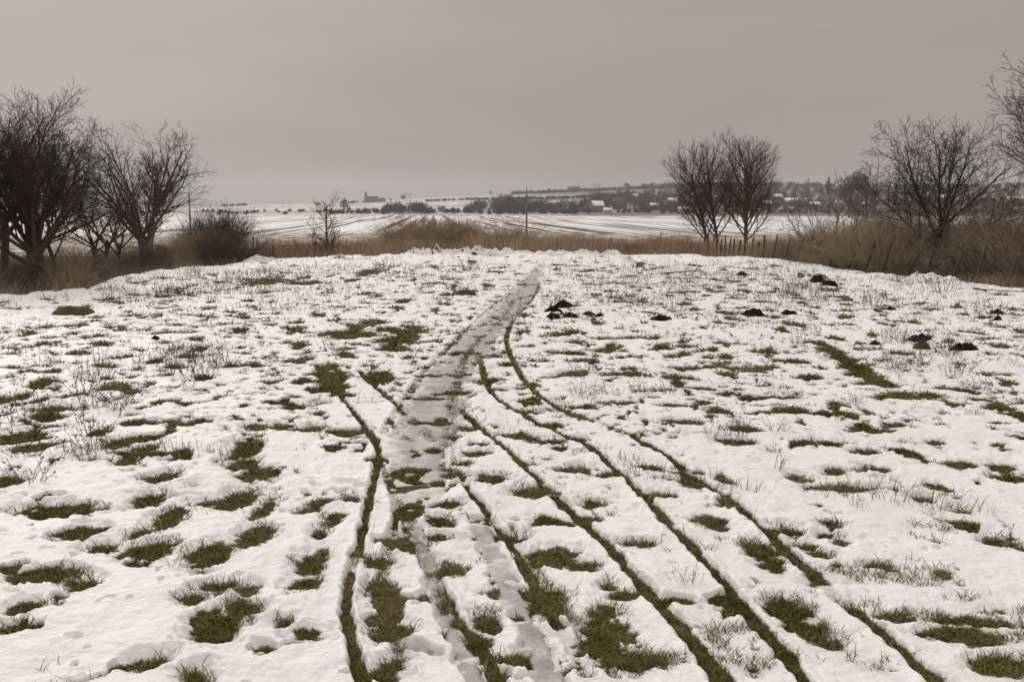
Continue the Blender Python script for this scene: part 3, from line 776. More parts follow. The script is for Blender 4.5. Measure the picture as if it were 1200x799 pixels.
# right big tree and the one cut by the frame
tW = fan_tree(160, dict(PR, th=1.5, tr=.085, wob=.06, n=(6, 12, 7, 5), ang=(38, 42, 42, 42), rmin=.0045), [(90, 52, 2.7, .05), (-90, 60, 3.0, .055), (-78, 30, 2.9, .05), (60, 28, 2.9, .055), (10, 10, 3.0, .06), (180, 22, 2.6, .045), (-20, 45, 2.4, .04), (110, 68, 2.2, .035), (200, 50, 2.2, .035)])
put_tree('bare_tree', tW, loc_at(1108, 30), (M_BARK, M_TWIG), 'wide spreading bare tree with a dark trunk rising from the brown brushwood at right', rz=0, scale=.96)
tX = fan_tree(161, dict(PR, th=1.5, tr=.10, wob=.06, n=(6, 8, 6, 5), rmin=.0045), ring_limbs(9, 9, 4, 30, 3.6, .055))
put_tree('bare_tree', tX, loc_at(1246, 30.5), (M_BARK, M_TWIG), 'bare tree cut off by the right edge of the photo', rz=1, scale=1.0)

# ------------------------------------------------------------------ shrubs
def shrub_mesh(seed, n, h, spread, droop=0.0, twigs=5, rad=.006, lv=1):
    rg = np.random.RandomState(seed); st, tw = Tubes(), Tubes()
    for i in range(n):
        a = rg.rand() * 2 * pi; q = spread * .38 * math.sqrt(rg.rand()); t = rg.rand()**.7 * 1.0
        p = np.array([cos(a) * q, sin(a) * q, -.08]); d = norm(np.array([cos(a) * t * spread / h * 1.1, sin(a) * t * spread / h * 1.1, 1.0]) + rg.randn(3) * .1)
        ln = h * (.55 + .5 * rg.rand()); m = 5; pts = [p]; dirs = [d]
        for j in range(1, m):
            d = norm(d + rg.randn(3) * .11 + np.array([0, 0, -droop * j * .35])); p = p + d * ln / (m - 1); pts.append(p); dirs.append(d)
        r0 = rad * (.7 + .7 * rg.rand()); st.add(np.array(pts), np.linspace(r0, r0 * .35, m), 3)
        for k in range(twigs):
            t2 = .25 + .75 * rg.rand(); f = t2 * (m - 1); j = min(int(f), m - 2); b = pts[j] + (pts[j+1] - pts[j]) * (f - j)
            dd = norm(dirs[j] + rg.randn(3) * .55); l2 = ln * (.18 + .22 * rg.rand()); tw_p = [b]
            for _ in range(2):
                dd = norm(dd + rg.randn(3) * .15 + np.array([0, 0, .03 - droop * .4])); b = b + dd * l2 / 2; tw_p.append(b)
            tw.add(np.array(tw_p), np.array([r0 * .5, r0 * .42, r0 * .3]), 3)
    return st.mesh('stems'), tw.mesh('twigs')
SH = [shrub_mesh(201, 110, 1.9, .95, .10, 14), shrub_mesh(202, 130, 1.75, 1.1, .22, 13), shrub_mesh(203, 100, 2.1, .9, .05, 14), shrub_mesh(204, 120, 1.6, 1.1, .30, 13)]
SHR = shrub_mesh(205, 210, 2.0, 1.05, .10, 16, .007)        # rounded dark bush
SHG = shrub_mesh(206, 300, 2.2, 1.25, .34, 13, .006)       # arching golden bush
def put_shrub(name, ms, loc, mats, label, rz=0, scale=1, group=None):
    o = thing(name, label, 'shrub', loc, rz, group, scale)
    link('stems', ms[0], None, o); link('twigs', ms[1], None, o)
    for c, m in zip(o.children, mats):
        c.material_slots[0].link = 'OBJECT' if c.material_slots else 'DATA'
        c.material_slots[0].material = m
    return o
for ms in SH + [SHR, SHG]:
    for me in ms: me.materials.append(M_TWIGB)
put_shrub('round_bush', SHR, loc_at(262, 43), (M_TWIGR, M_TWIG), 'dark rounded dense bush at the right end of the left thicket', scale=(1.0, 1.0, 1.02))
put_shrub('round_bush', SHR, loc_at(240, 44), (M_TWIGR, M_TWIG), 'lower dark bush joined to the left of the rounded dense one', rz=2, scale=(.85, .85, .85))
put_shrub('golden_bush', SHG, loc_at(1163, 31), (M_TWIGG, M_TWIGB), 'tall straw coloured bush with arching stems, right of the dark tree trunk', scale=(1.0, 1.0, 1.1))
put_shrub('golden_bush', SHG, loc_at(1192, 29), (M_TWIGG, M_TWIGB), 'straw coloured arching bush at the right edge of the photo, lower than its neighbour', rz=1.8, scale=(.9, .9, .8))
rg = np.random.RandomState(77)
GR = 'brushwood shrubs behind the right fence'; GL = 'brushwood shrubs of the left thicket'
for i in range(38):                                         # right thicket
    px = 885 + 345 * (i + rg.rand() * .8) / 38; a = math.atan((px - 600) / FP)
    e0 = float(edge_r(a)); r_ = e0 + 2.0 + rg.rand() * 7
    if abs(px - 1108) < 30 and r_ < e0 + 6: r_ += 5
    k = rg.randint(4); sc = (.72 + .35 * rg.rand()) * (.72 + .28 * float(sst(880, 1020, px)))
    put_shrub('brown_shrub', SH[k], loc_at(px, r_), ((M_TWIGG, M_TWIGB), (M_TWIGB, M_TWIGB), (M_TWIGG, M_TWIGR))[rg.randint(3)],
              'one of the tangled straw brown shrubs massed behind the leaning fence at right', rz=rg.rand() * 6, scale=(sc * 1.15, sc * 1.15, sc), group=GR)
for i in range(26):                                         # left thicket
    px = -40 + 330 * (i + rg.rand() * .8) / 26; a = math.atan((px - 600) / FP)
    e0 = float(edge_r(a)); r_ = e0 + 2.5 + rg.rand() * 9
    k = rg.randint(4); sc = (.34 + .30 * rg.rand()) * (1 + .35 * float(sst(190, 240, px)))
    put_shrub('brown_shrub', SH[k], loc_at(px, r_), ((M_TWIGR, M_TWIGR), (M_TWIGB, M_TWIGR), (M_TWIGG, M_TWIGB))[rg.randint(3)],
              'one of the thin reddish brown shrubs filling the thicket under the left trees', rz=rg.rand() * 6, scale=(sc * 1.15, sc * 1.15, sc), group=GL)
for i, px in enumerate(list(rg.uniform(455, 625, 16)) + list(rg.uniform(640, 800, 5))):
    r_ = 50 + rg.rand() * 12; sc = (.58 + .34 * rg.rand()) * (1 if px < 630 else .6)
    c_ = math.exp(-((px - 540) / 60)**2)
    put_shrub('brown_shrub', SH[i % 4], loc_at(px, r_), (M_TWIGB, M_TWIGB), 'one of the dull brown shrubs among the reeds beyond the earth heaps in the centre', rz=rg.rand() * 6,
              scale=(sc * 2.3, sc * 2.3, sc * (1.0 + .35 * c_)), group='brown shrubs among the reeds')

# ------------------------------------------------------------------ fence
fo = thing('fence', 'row of thin leaning wooden posts with wire running along the foot of the right brushwood', 'fence', loc_at(905, 35))
fbase = np.array(fo.location)
FPX = [(824,47,.02),(829,46,.0),(834,45,.05),(838,44.2,.02),(843,43.3,.06),(848,42.4,.03),(853,41.5,.08),(858,40.8,.04),(864,40,.1),(870,39.2,.06),(877,38.2,.12),(885,37.2,.10),(893,36,.06),(904,34.9,.16),(917,33.9,.24),(928,33.1,.34),(936,32.5,.34),(946,31.8,.14),(954,31.3,.2),(970,30.2,.26),(989,28.9,.45),(1009,28,.35),(1029,27.5,.3),(1056,27,.55),(1082,26.4,.2),(1112,25.9,.3),(1144,25.1,.2),(1178,24.4,.25)]
tops = []
for i, (px, r_, ln) in enumerate(FPX):
    x0, y0, z0 = loc_at(px, r_); h = (.92 + .2 * rg.rand())
    p0 = np.array([x0, y0, z0 - .15]) - fbase; tp = p0 + np.array([ln * h, .05 * rg.randn(), h])
    mid = (p0 + tp) / 2 + np.array([rg.randn() * .015, 0, 0])
    rd = .030 + .012 * rg.rand()
    m = MB().tube([p0, mid, tp - (tp - p0) * .02, tp], [rd * 1.1, rd, rd * .9, rd * .55], 7)
    link('post', m.mesh('post', True), M_POST, fo); tops.append((p0, tp))
m = MB()
for hgt in (.45, .85):
    for i in range(len(tops) - 1):
        a = tops[i][0] + (tops[i][1] - tops[i][0]) * hgt; b_ = tops[i+1][0] + (tops[i+1][1] - tops[i+1][0]) * hgt
        c_ = (a + b_) / 2 - np.array([0, 0, .03]); m.tube([a, c_, b_], [.004] * 3, 4)
link('wire', m.mesh('wire', True), M_WIRE, fo)
# old gate posts at the left, by the round bush
def stub(name, px, r_, h, rad, label, lean=.03, group=None, rail=None):
    o = thing(name, label, 'post', loc_at(px, r_), 0, group)
    m = MB().tube([(0, 0, -.2), (lean * h * .5, 0, h * .5), (lean * h, 0, h * .97), (lean * h, 0, h)], [rad * 1.1, rad, rad * .95, rad * .6], 8)
    link('pole', m.mesh('pole', True), M_POST, o)
    if rail: link('rail', MB().box(0, rail, -.02, .02, h * .72, h * .79).mesh('rail'), M_POST, o)
    return o
stub('wooden_post', 320.5, 40, .62, .035, 'dark upright post right of the snowy mound, beside the round dark bush')
stub('wooden_post', 281, 41, .55, .06, 'short thick post at the foot of the round dark bush', rail=.7)
stub('wooden_post', 299, 44, .9, .03, 'left one of two thin dark stakes between the round bush and the snowy mound', lean=-.05)
stub('wooden_post', 302, 44.3, .8, .03, 'right one of two thin dark stakes between the round bush and the snowy mound', lean=.04)

# ------------------------------------------------------------------ utility poles, pylons, mast
def util_pole(px, r_, h, label):
    o = thing('utility_pole', label, 'utility pole', loc_at(px, r_))
    m = MB().tube([(0, 0, -.5), (0, 0, h * .5), (0, 0, h)], [.17, .14, .10], 10); link('pole', m.mesh('pole', True), M_CONC, o)
    ins = MB()
    link('crossarm', MB().box(-.55, .55, -.05, .05, h * .80, h * .80 + .1).mesh('crossarm'), M_CONC, o)
    for q in (-.5, -.2, .2, .5): ins.tube([(q, 0, h * .8 + .1), (q, 0, h * .8 + .3)], [.05, .04], 6)
    ins.tube([(0, 0, h), (0, 0, h + .8)], [.05, .02], 6)
    link('insulator', ins.mesh('insulator', True), M_SLATE, o)
    return o
util_pole(617, 160, 7.7, 'tall thin utility pole standing in the reeds at the centre of the photo')
util_pole(225.5, 190, 7.4, 'distant utility pole seen through the right side of the split grey pollard')
def hill_loc(px, r_, dz=0):
    x_, y_ = at(px, r_); return (x_, y_, float(hill_z(x_, y_)) + dz)
def pylon(px, r_, w, h, label):
    o = thing('pylon', label, 'pylon', hill_loc(px, r_))
    for sx_ in (-1, 1):
        link('leg', MB().tube([(sx_ * w / 2, 0, -1), (sx_ * w / 2, 0, h)], [.42, .28], 6).mesh('leg', True), M_CONC, o)
    link('crossarm', MB().box(-w * .95, w * .95, -.25, .25, h * .72, h * .72 + .55).mesh('crossarm'), M_CONC, o)
    link('brace', MB().tube([(-w / 2, 0, h * .3), (w / 2, 0, h * .68)], [.14] * 2, 5).tube([(w / 2, 0, h * .3), (-w / 2, 0, h * .68)], [.14] * 2, 5).mesh('brace'), M_CONC, o)
    return o
pylon(479.5, 1480, 6.5, 13.5, 'twin legged power pylon on the ridge right of the distant church')
pylon(699, 1560, 5.5, 13, 'twin legged power pylon on the skyline above the village, right of the tall utility pole')
def thin_mast(name, px, r_, h, label, cat, hill=True, rad=.3):
    o = thing(name, label, cat, hill_loc(px, r_))
    link('pole', MB().tube([(0, 0, -1), (0, 0, h * .6), (0, 0, h)], [rad, rad * .8, rad * .5], 6).mesh('pole', True), M_CONC, o)
    link('antenna' if cat == 'mast' else 'crossarm', MB().box(-rad * 2.6, rad * 2.6, -rad, rad, h * .74, h * .9).mesh('part') if cat == 'mast' else MB().box(-1.3, 1.3, -.1, .1, h * .85, h * .85 + .25).mesh('part'), M_CONC, o)
thin_mast('pole', 334, 1250, 8, 'left one of two faint poles on the hazy ridge above the lone tree', 'pole', rad=.22)
thin_mast('pole', 342, 1250, 8, 'right one of two faint poles on the hazy ridge above the lone tree', 'pole', rad=.22)
thin_mast('radio_mast', 943, 1620, 14, 'radio mast on the dark skyline right of the tall tree pair', 'mast', rad=.5)
thin_mast('radio_mast', 752, 1600, 11, 'thin mast on the skyline left of the two stemmed tree', 'mast', rad=.4)

# ------------------------------------------------------------------ church
o = thing('church', 'grey church with pointed tower alone on the left ridge', 'church', hill_loc(441, 1500, -.6), rz=.08)
link('tower', MB().box(-15.5, -11, -2.4, 2.4, -1, 9.5).mesh('tower'), M_STONE, o)
m = MB(); ap = (-13.25, 0, 17.5); q = [(-15.8, -2.7, 9.5), (-10.7, -2.7, 9.5), (-10.7, 2.7, 9.5), (-15.8, 2.7, 9.5)]
mid = [((a[0] + ap[0]) / 2 * 1 + 0, a[1] * .42, 12.6) for a in q]
for i in range(4):
    a, b_, c_, d_ = q[i], q[(i+1) % 4], mid[(i+1) % 4], mid[i]; m.quad(a, b_, c_, d_); m.tri(d_, c_, ap)
link('spire', m.mesh('spire'), M_SLATE, o)
m = MB().box(-11, 4, -4.2, 4.2, -1, 6.0); link('nave', m.mesh('nave'), M_STONE, o)
m = MB(); m.quad((-11, -4.7, 5.8), (4.4, -4.7, 5.8), (4.4, 0, 9.4), (-11, 0, 9.4)); m.quad((4.4, 4.7, 5.8), (-11, 4.7, 5.8), (-11, 0, 9.4), (4.4, 0, 9.4)); m.tri((4.4, -4.7, 5.8), (4.4, 4.7, 5.8), (4.4, 0, 9.4)); m.tri((-11, 4.7, 5.8), (-11, -4.7, 5.8), (-11, 0, 9.4))
link('roof', m.mesh('roof'), M_SLATE, o)
link('choir', MB().box(4, 15, -3.4, 3.4, -1, 4.6).mesh('choir'), M_STONE, o)
m = MB(); m.quad((4.4, -3.8, 4.5), (15.4, -3.8, 4.5), (14, 0, 6.9), (4.4, 0, 6.9)); m.quad((15.4, 3.8, 4.5), (4.4, 3.8, 4.5), (4.4, 0, 6.9), (14, 0, 6.9)); m.tri((15.4, -3.8, 4.5), (15.4, 3.8, 4.5), (14, 0, 6.9))
link('choir_roof', m.mesh('choir_roof'), M_SLATE, o)
for xx in (-8.5, -5, -1.5, 1.8): link('window', MB().box(xx - .45, xx + .45, -4.28, -4.15, 1.5, 4.4).mesh('window'), M_WIN, o)

# ------------------------------------------------------------------ village
def house(px, r_, w, d, h, rh, rz, wall, roof, label, gable=False, win=2, dz=0):
    o = thing('house', label, 'house', hill_loc(px, r_, dz), rz, 'houses of the distant village')
    m = MB().box(-w/2, w/2, -d/2, d/2, -2, h)
    for sx_ in (-1, 1):
        p = [(sx_ * w/2, -d/2, h), (sx_ * w/2, d/2, h), (sx_ * w/2, 0, h + rh * .96)]; m.tri(*(p if sx_ > 0 else p[::-1]))
    link('wall', m.mesh('wall'), wall, o)
    m = MB(); ov = .45
    for s_ in (-1, 1):
        a = (-w/2 - ov, s_ * (d/2 + ov), h - rh * ov / (d/2)); b_ = (w/2 + ov, s_ * (d/2 + ov), h - rh * ov / (d/2)); c_ = (w/2 + ov, 0, h + rh); e_ = (-w/2 - ov, 0, h + rh)
        up = .28
        A = [a, b_, c_, e_]; B = [(q[0], q[1], q[2] + up) for q in A]
        n_0 = len(m.V); m.V += A + B
        m.Q += [tuple(n_0 + i for i in f) for f in ((0,1,2,3),(4,7,6,5),(0,4,5,1),(1,5,6,2),(2,6,7,3),(3,7,4,0))]
    rf = link('roof', m.mesh('roof'), roof, o)
    link('chimney', MB().box(w * .2, w * .2 + .8, -.4, .4, h + rh * .5, h + rh + 1.1).mesh('chimney'), M_BRICK, rf)
    for i in range(win):
        xx = -w/2 + w * (i + .5) / win
        f = link('window', MB().box(xx - .65, xx + .65, -d/2 - .08, -d/2 + .05, h * .32, h * .32 + 1.3).mesh('window'), M_WALLW, o)
        link('pane', MB().box(xx - .5, xx + .5, -d/2 - .11, -d/2 - .083, h * .32 + .14, h * .32 + 1.16).mesh('pane'), M_WIN, f)
    return o
house(699, 745, 8.5, 7, 5, 3.2, .35, M_WALLB, M_ROOFS, 'tall brown house with a steep snowy roof at the left end of the village')
house(711, 722, 5.5, 4, 2.9, 1.4, .1, M_WALLW, M_ROOFS, 'small pale shed at the field edge just right of the tall brown house')
house(725, 800, 11, 7, 5, 3.5, -.1, M_WALLR, M_ROOFR, 'rust red house with a bare tiled roof among dark trees')
house(765, 790, 6, 5, 2.8, 1.8, .15, M_WALLB, M_ROOFS, 'low cottage with bright snowy roof right of the rust red house')
house(786, 860, 8, 6, 3.5, 2.4, .3, M_WALLB, M_ROOFS, 'snow roofed house up the slope, left of the two stemmed tree', win=3)
house(743, 930, 4.5, 5, 5, 2, 0, M_WALLW, M_ROOFS, 'narrow pale house high on the slope above the rust red one', win=1)
house(799, 735, 7, 5, 2.6, 1.6, -.1, M_WALLW, M_ROOFS, 'long low outbuilding at the field edge near the two stemmed tree')
house(896, 820, 6, 5, 3, 1.8, .1, M_WALLB, M_ROOFS, 'small snow roofed house just right of the tallest tree trunk')
house(924, 850, 9.5, 6, 3.4, 2.2, .0, M_WALLB, M_ROOFS, 'wide house with the brightest snowy roof right of the tallest tree', win=3)
house(908, 950, 7, 6, 3, 2, .2, M_WALLB, M_ROOFS, 'snow roofed cottage higher up the slope above the widest snowy roof')
house(952, 800, 7, 5, 2.8, 1.6, -.15, M_WALLB, M_ROOFS, 'low snow dusted cottage left of the distant poplar')
house(1012, 800, 7.5, 5, 2.8, 1.7, .1, M_WALLB, M_ROOFS, 'cottage with a thin snowy roof behind the open scrub tree')
house(1026, 880, 6, 5, 3, 1.7, -.1, M_WALLW, M_ROOFS, 'pale cottage with snowy roof, upslope behind the open scrub tree')
house(1097, 900, 9, 7, 4, 3.2, .4, M_WALLB, M_ROOFS, 'steep snowy roofed house seen just left of the big right tree trunk')
house(1110, 905, 5, 6, 4, 3.2, 1.3, M_WALLB, M_ROOFS, 'gable ended snow roofed house seen just right of the big right tree trunk')
house(1184, 860, 12, 7, 4, 2.8, -.1, M_WALLB, M_ROOFS, 'long snowy roofed house above the straw coloured bush at far right', win=4)
house(865, 900, 7, 6, 3.2, 2, .1, M_WALLR, M_ROOFS, 'reddish house with a snowy roof seen between the stems of the tall tree pair')
o = thing('garden_wall', 'long low pale wall at the far edge of the field below the village', 'wall', hill_loc(742, 716))
link('wall', MB().box(-5.5, 5.5, -.15, .15, -1, 1.1).mesh('wall'), M_WALLW, o); link('coping', MB().box(-5.6, 5.6, -.22, .22, 1.1, 1.28).mesh('coping'), M_ROOFS, o)

# ------------------------------------------------------------------ distant trees
def far_crown(seed, w, h, trunk_h, n=260, size=.55, shape='round'):
    rg = np.random.RandomState(seed); T = []; V = []
    lobes = [(rg.uniform(-.5, .5), rg.uniform(-.5, .5), rg.uniform(-.35, .55), rg.uniform(.4, .65)) for _ in range(7)]
    k = 0
    while k < n:
        lx, ly, lz, lr = lobes[rg.randint(len(lobes))]
        d = rg.randn(3); d = d / np.linalg.norm(d) * rg.rand()**.4 * lr
        p = np.array([lx + d[0], ly + d[1], lz + d[2]])
        if shape == 'poplar': p[:2] *= (1 - abs(p[2]) * .7)
        c = np.array([p[0] * w / 2, p[1] * w / 2, trunk_h + (h - trunk_h) * (p[2] * .5 + .5)])
        dr = norm(np.array([p[0], p[1], .9]) + rg.randn(3) * .4); s_ = size * (.6 + .9 * rg.rand())
        sd = norm(np.cross(dr, rg.randn(3))) * s_ * .16
        i = len(V); V += [c - sd, c + sd, c + dr * s_ * 1.6]; T.append((i, i+1, i+2)); k += 1
    tw = Tubes()
    for j in range(7):
        a = rg.rand() * 6.28; q = rg.rand() * .7
        e_ = np.array([cos(a) * q * w / 2, sin(a) * q * w / 2, h * (.6 + .35 * rg.rand())])
        s0 = np.array([0, 0, trunk_h * .6]); m_ = s0 * .45 + e_ * .55 + np.array([0, 0, .08 * h])
        tw.add(np.array([s0, m_, e_]), np.array([w * .018, w * .012, w * .004]), 4)
    tw.add(np.array([[0, 0, -.6], [0, 0, trunk_h], [0, 0, h * .75]]), np.array([w * .035, w * .028, w * .008]), 6)
    return tw.mesh('trunk'), mesh_np('crown', np.array(V), None, T, smooth=False)
FT = [far_crown(301, 9, 9.5, .4, 700, .8), far_crown(302, 7, 10, .5, 620, .75), far_crown(303, 11, 8, .2, 800, .8), far_crown(304, 3.2, 13, 1.5, 420, .9, 'poplar'), far_crown(305, 7, 8, .9, 240, .9), far_crown(306, 19, 24, 3, 1400, 1.1)]
def far_tree(k, px, r_, sc, label, mats=(M_FARTREE, M_FARTREE), on_hill=True, name='distant_tree', group='trees on the distant hills'):
    loc = hill_loc(px, r_, -.3) if on_hill else loc_at(px, r_)
    return put_tree(name, FT[k], loc, mats, label, rz=px % 6.28, scale=sc, group=group)
far_tree(4, 405, 780, (1.3, 1.3, 1.35), 'lone rounded tree behind the field, right of the small lone meadow tree')
far_tree(2, 374, 1300, .75, 'small dark tree on the hazy ridge left of the church')
for i, (px, r_, k, sc, lb) in enumerate([
    (452, 1490, 0, .45, 'little tree beside the low end of the church'), (459, 1490, 0, .5, 'second little tree from the church, to its right'),
    (474, 1470, 0, .95, 'round dark tree at the foot of the ridge pylon near the church'), (575, 1640, 4, .95, 'lone small tree on the skyline left of the utility pole'),
    (607, 1640, 2, .75, 'bushy tree on the skyline just left of the utility pole'), (622, 1640, 0, .7, 'small tree on the skyline just right of the utility pole'),
    (643, 1640, 0, .8, 'small tree on the skyline, first right after a gap from the utility pole'), (649, 1645, 2, .8, 'low bushy tree on the skyline left of the broad dark clump'),
    (669, 1640, 2, 1.2, 'left tree of the broad dark clump on the skyline left of the pylon'), (675, 1640, 2, 1.2, 'right tree of the broad dark clump on the skyline left of the pylon'),
    (704, 1620, 2, .8, 'bushy tree at the foot of the skyline pylon'), (733, 1600, 0, 1.15, 'round tree on the skyline above the rust red house'),
    (762, 1560, 4, 1.3, 'airy tree on the skyline right of the thin mast'), (781, 1540, 3, .95, 'pointed tree tallest on the skyline left of the two stemmed tree'),
    (597, 800, 1, 1.3, 'tall tree standing out of the wood left of the utility pole')]):
    far_tree(k, px, r_, sc, lb)
far_tree(3, 966, 880, (1.35, 1.35, 1.72), 'slim pointed poplar rising above the village, left of the airy round tree', name='poplar')
far_tree(5, 992, 560, 1.0, 'large airy round tree beyond the field, right of the slim poplar', on_hill=False)
put_tree('distant_tree', FT[5], loc_at(1012, 545), (M_FARTREE, M_FARTREE), 'tall tree touching the right side of the airy round tree beyond the field', rz=2, scale=(.6, .6, .92), group='trees on the distant hills')
# masses of wood: belts where single trees can no longer be counted
def belt(label, spans, seed, size=.8, mt=M_FARTREE):
    """spans: (px0, px1, r0, r1, height m, count)"""
    rg = np.random.RandomState(seed); V = []; T = []
    for px0, px1, r0, r1, hh, cnt in spans:
        for i in range(cnt):
            px = px0 + (px1 - px0) * rg.rand(); r_ = r0 + (r1 - r0) * rg.rand()
            x_, y_, z_ = hill_loc(px, r_, -.4); H = hh * (.6 + .55 * rg.rand()) * (1 + .25 * float(perlin(px / 17., 0., seed))); Wd = H * (.40 + .2 * rg.rand())
            n = 110
            d = rg.randn(n, 3); d /= np.linalg.norm(d, axis=1)[:, None]; d *= (rg.rand(n)**.35)[:, None]
            c = np.stack([x_ + d[:, 0] * Wd, y_ + d[:, 1] * Wd, z_ + H * .5 + d[:, 2] * H * .5], 1)
            dr = d * .5 + rg.randn(n, 3) * .35; dr[:, 2] += .8; dr /= np.linalg.norm(dr, axis=1)[:, None]
            s_ = size * (.6 + 1.0 * rg.rand(n))[:, None]; sd = np.cross(dr, rg.randn(n, 3)); sd /= np.linalg.norm(sd, axis=1)[:, None]
            i0 = len(V) * 0 + sum(len(v) for v in V)
            v = np.stack([c - sd * s_ * .22, c + sd * s_ * .22, c + dr * s_ * 1.9], 1).reshape(-1, 3)
            T.append(np.arange(3 * n).reshape(-1, 3) + i0); V.append(v)
    me = mesh_np('woodland', np.vstack(V), None, np.vstack(T), smooth=False)
    link('woodland', me, mt, kind='stuff', label=label, category='woodland')
belt('dark bare thicket beyond the furrowed field, below the church', [(455, 500, 735, 790, 8.5, 42), (500, 560, 735, 780, 4.6, 26), (425, 455, 740, 790, 4.0, 14), (380, 425, 740, 780, 3.0, 14)], 1)
belt('long dark wood at the far edge of the field around the utility pole', [(556, 625, 730, 830, 9.5, 60), (580, 606, 790, 850, 11.5, 16), (610, 690, 730, 830, 8.0, 66), (560, 690, 722, 735, 3.5, 40)], 2)
belt('trees and gardens between the houses of the village', [(690, 800, 780, 960, 8.0, 90), (690, 800, 960, 1250, 6.5, 80), (740, 800, 735, 770, 5, 26), (716, 730, 830, 900, 10, 8), (800, 1000, 740, 900, 6.0, 130), (800, 1010, 960, 1400, 6.5, 150), (720, 1230, 726, 745, 2.4, 130)], 3)
belt('dark wooded slope behind the right brushwood', [(1000, 1240, 750, 900, 7.5, 130), (1000, 1240, 950, 1400, 8.0, 130)], 4)
belt('dark hedge line along the crest of the hill', [(600, 800, 1600, 1640, 3.4, 230), (750, 960, 1520, 1640, 8.0, 170), (960, 1240, 1520, 1640, 6.5, 140)], 5, 1.3, M_FARPINE)
belt('faint strips of scrub on the hazy left slopes', [(262, 292, 1500, 1530, 2.4, 30), (240, 430, 770, 900, 1.1, 46), (410, 430, 1480, 1520, 2.5, 8), (500, 620, 1200, 1215, 1.5, 130), (600, 720, 1150, 1180, 2.6, 110)], 6)

# ------------------------------------------------------------------ heaps and molehills
def lump(seed, w, d, h, res=22, rough=.35, crumbs=0):
    sx0 = seed * 3.7; n = res
    u = np.linspace(0, 1, n); ph = np.linspace(0, 2 * pi, 2 * n, endpoint=False)
    U, Ph = np.meshgrid(u, ph, indexing='ij')
    X = np.cos(Ph) * U; Y = np.sin(Ph) * U
    nn = perlin(X * 2.1 + sx0, Y * 2.1, 300) * rough + .4 * rough * perlin(X * 6 + sx0, Y * 6, 301) + .22 * rough * perlin(X * 15 + sx0, Y * 15, 302)
    Z = h * ((1 - U**2.4)**.9 * (.85 + nn)) - .02 - .02 * (U > .97)
    rim = 1 + .22 * perlin(np.cos(Ph) * 1.3 + sx0, np.sin(Ph) * 1.3, 303)
    V = np.stack([(X * rim * w / 2).ravel(), (Y * rim * d / 2).ravel(), Z.ravel()], 1)
    I = np.arange(n * 2 * n).reshape(n, 2 * n); J = np.roll(I, -1, axis=1)
    Q = np.stack([I[:-1], I[1:], J[1:], J[:-1]], -1).reshape(-1, 4)
    Tt = []
    rg_ = np.random.RandomState(seed)
    for _ in range(crumbs):
        a = rg_.rand() * 6.28; q = .44 + .22 * rg_.rand()**2; c = np.array([cos(a) * w * q, sin(a) * d * q, .006]); s_ = .006 + .014 * rg_.rand()**2
        o6 = np.array([(1,0,0),(0,1,0),(-1,0,0),(0,-1,0),(0,0,.8),(0,0,-.6)]) * s_ * (.7 + .6 * rg_.rand(6, 1)); k0 = len(V)
        V = np.vstack([V, o6 + c]); Tt += [(k0+i, k0+(i+1) % 4, k0+4) for i in range(4)] + [(k0+(i+1) % 4, k0+i, k0+5) for i in range(4)]
    return mesh_np('lump', V, Q, Tt)
MOLE = [  # px, py, width px, height px, label
 (661,357,19,8,'topmost black molehill of the cluster right of the track'),(649,364,21,8,'black molehill in the middle of the cluster, behind the front pair'),
 (648,372,17,8,'black molehill at the front left of the cluster right of the track'),(668,371,17,6,'rounded black molehill at the front centre of the cluster'),
 (690,369,18,5,'flat black molehill right of the cluster, the larger of two touching'),(703,371,11,3,'flattest tiny molehill at the right end of the cluster'),
 (775,373,26,7,'lone dark molehill halfway between the track cluster and the right weeds'),(870,322,14,5,'small dark molehill far back near the fence end'),
 (882,368,28,9,'large dark molehill beside a dry weed clump right of centre'),(924,368,19,6,'molehill just right of the one beside the dry weed clump'),
 (958,329,18,9,'left half of the long black earth pile below the brushwood'),(972,334,18,7,'right half of the long black earth pile below the brushwood'),
 (1078,398,28,7,'black crumbly molehill, upper of a pair at right'),(1026,404,13,3,'tiny black speck of earth left of the pair at right'),
 (1131,409,29,9,'large smooth molehill nearest the right edge'),(1168,367,16,5,'small dark molehill, upper one near the right edge'),
 (1169,375,10,5,'tiny dark molehill just below another near the right edge'),(182,398,10,5,'tiny dark molehill on the left of the meadow'),
 (1043,363,14,5,'small brown molehill above the grassy strip at right'),(1028,366,12,4,'low brown molehill left of another, above the grassy strip')]
for i, (px, py, w, h, lb) in enumerate(MOLE):
    x_, y_ = P(px, py + h * .35); d_ = hypot(x_, y_); ww = w * d_ / FP
    hh = max(h * d_ / FP * .82, .05)
    link('molehill', lump(i + 1, ww * 1.15, ww * 1.0, hh * 1.1 + .03, 26, .34, 30), M_SOIL, loc=(x_, y_, gz(x_, y_) + .012), label=lb, category='molehill', group='molehills on the snow')
x_, y_ = P(1080, 411); link('grass_tussock', lump(55, .24, .2, .14, 22, .5), M_MOSS, loc=(x_, y_, gz(x_, y_) + .01), label='dark green tussock in front of the upper right molehill pair', category='tussock')
x_, y_ = P(87, 369); link('grassy_mound', lump(56, .72, .6, .17, 26, .15), M_MOSS, loc=(x_, y_, gz(x_, y_) + .015), label='low green grassy mound poking from the snow below the left trees', category='mound')
x_, y_ = P(1146, 344); link('grassy_mound', lump(57, .5, .5, .12, 22, .3), M_MOSS, loc=(x_, y_, gz(x_, y_) + .01), label='small brown green mound in front of the right brushwood', category='mound')
x_, y_ = P(546, 346); link('grassy_mound', lump(58, .45, .4, .12, 22, .4), M_MOSS, loc=(x_, y_, gz(x_, y_) + .01), label='dark green mound with curled tracks left of the upper path', category='mound')
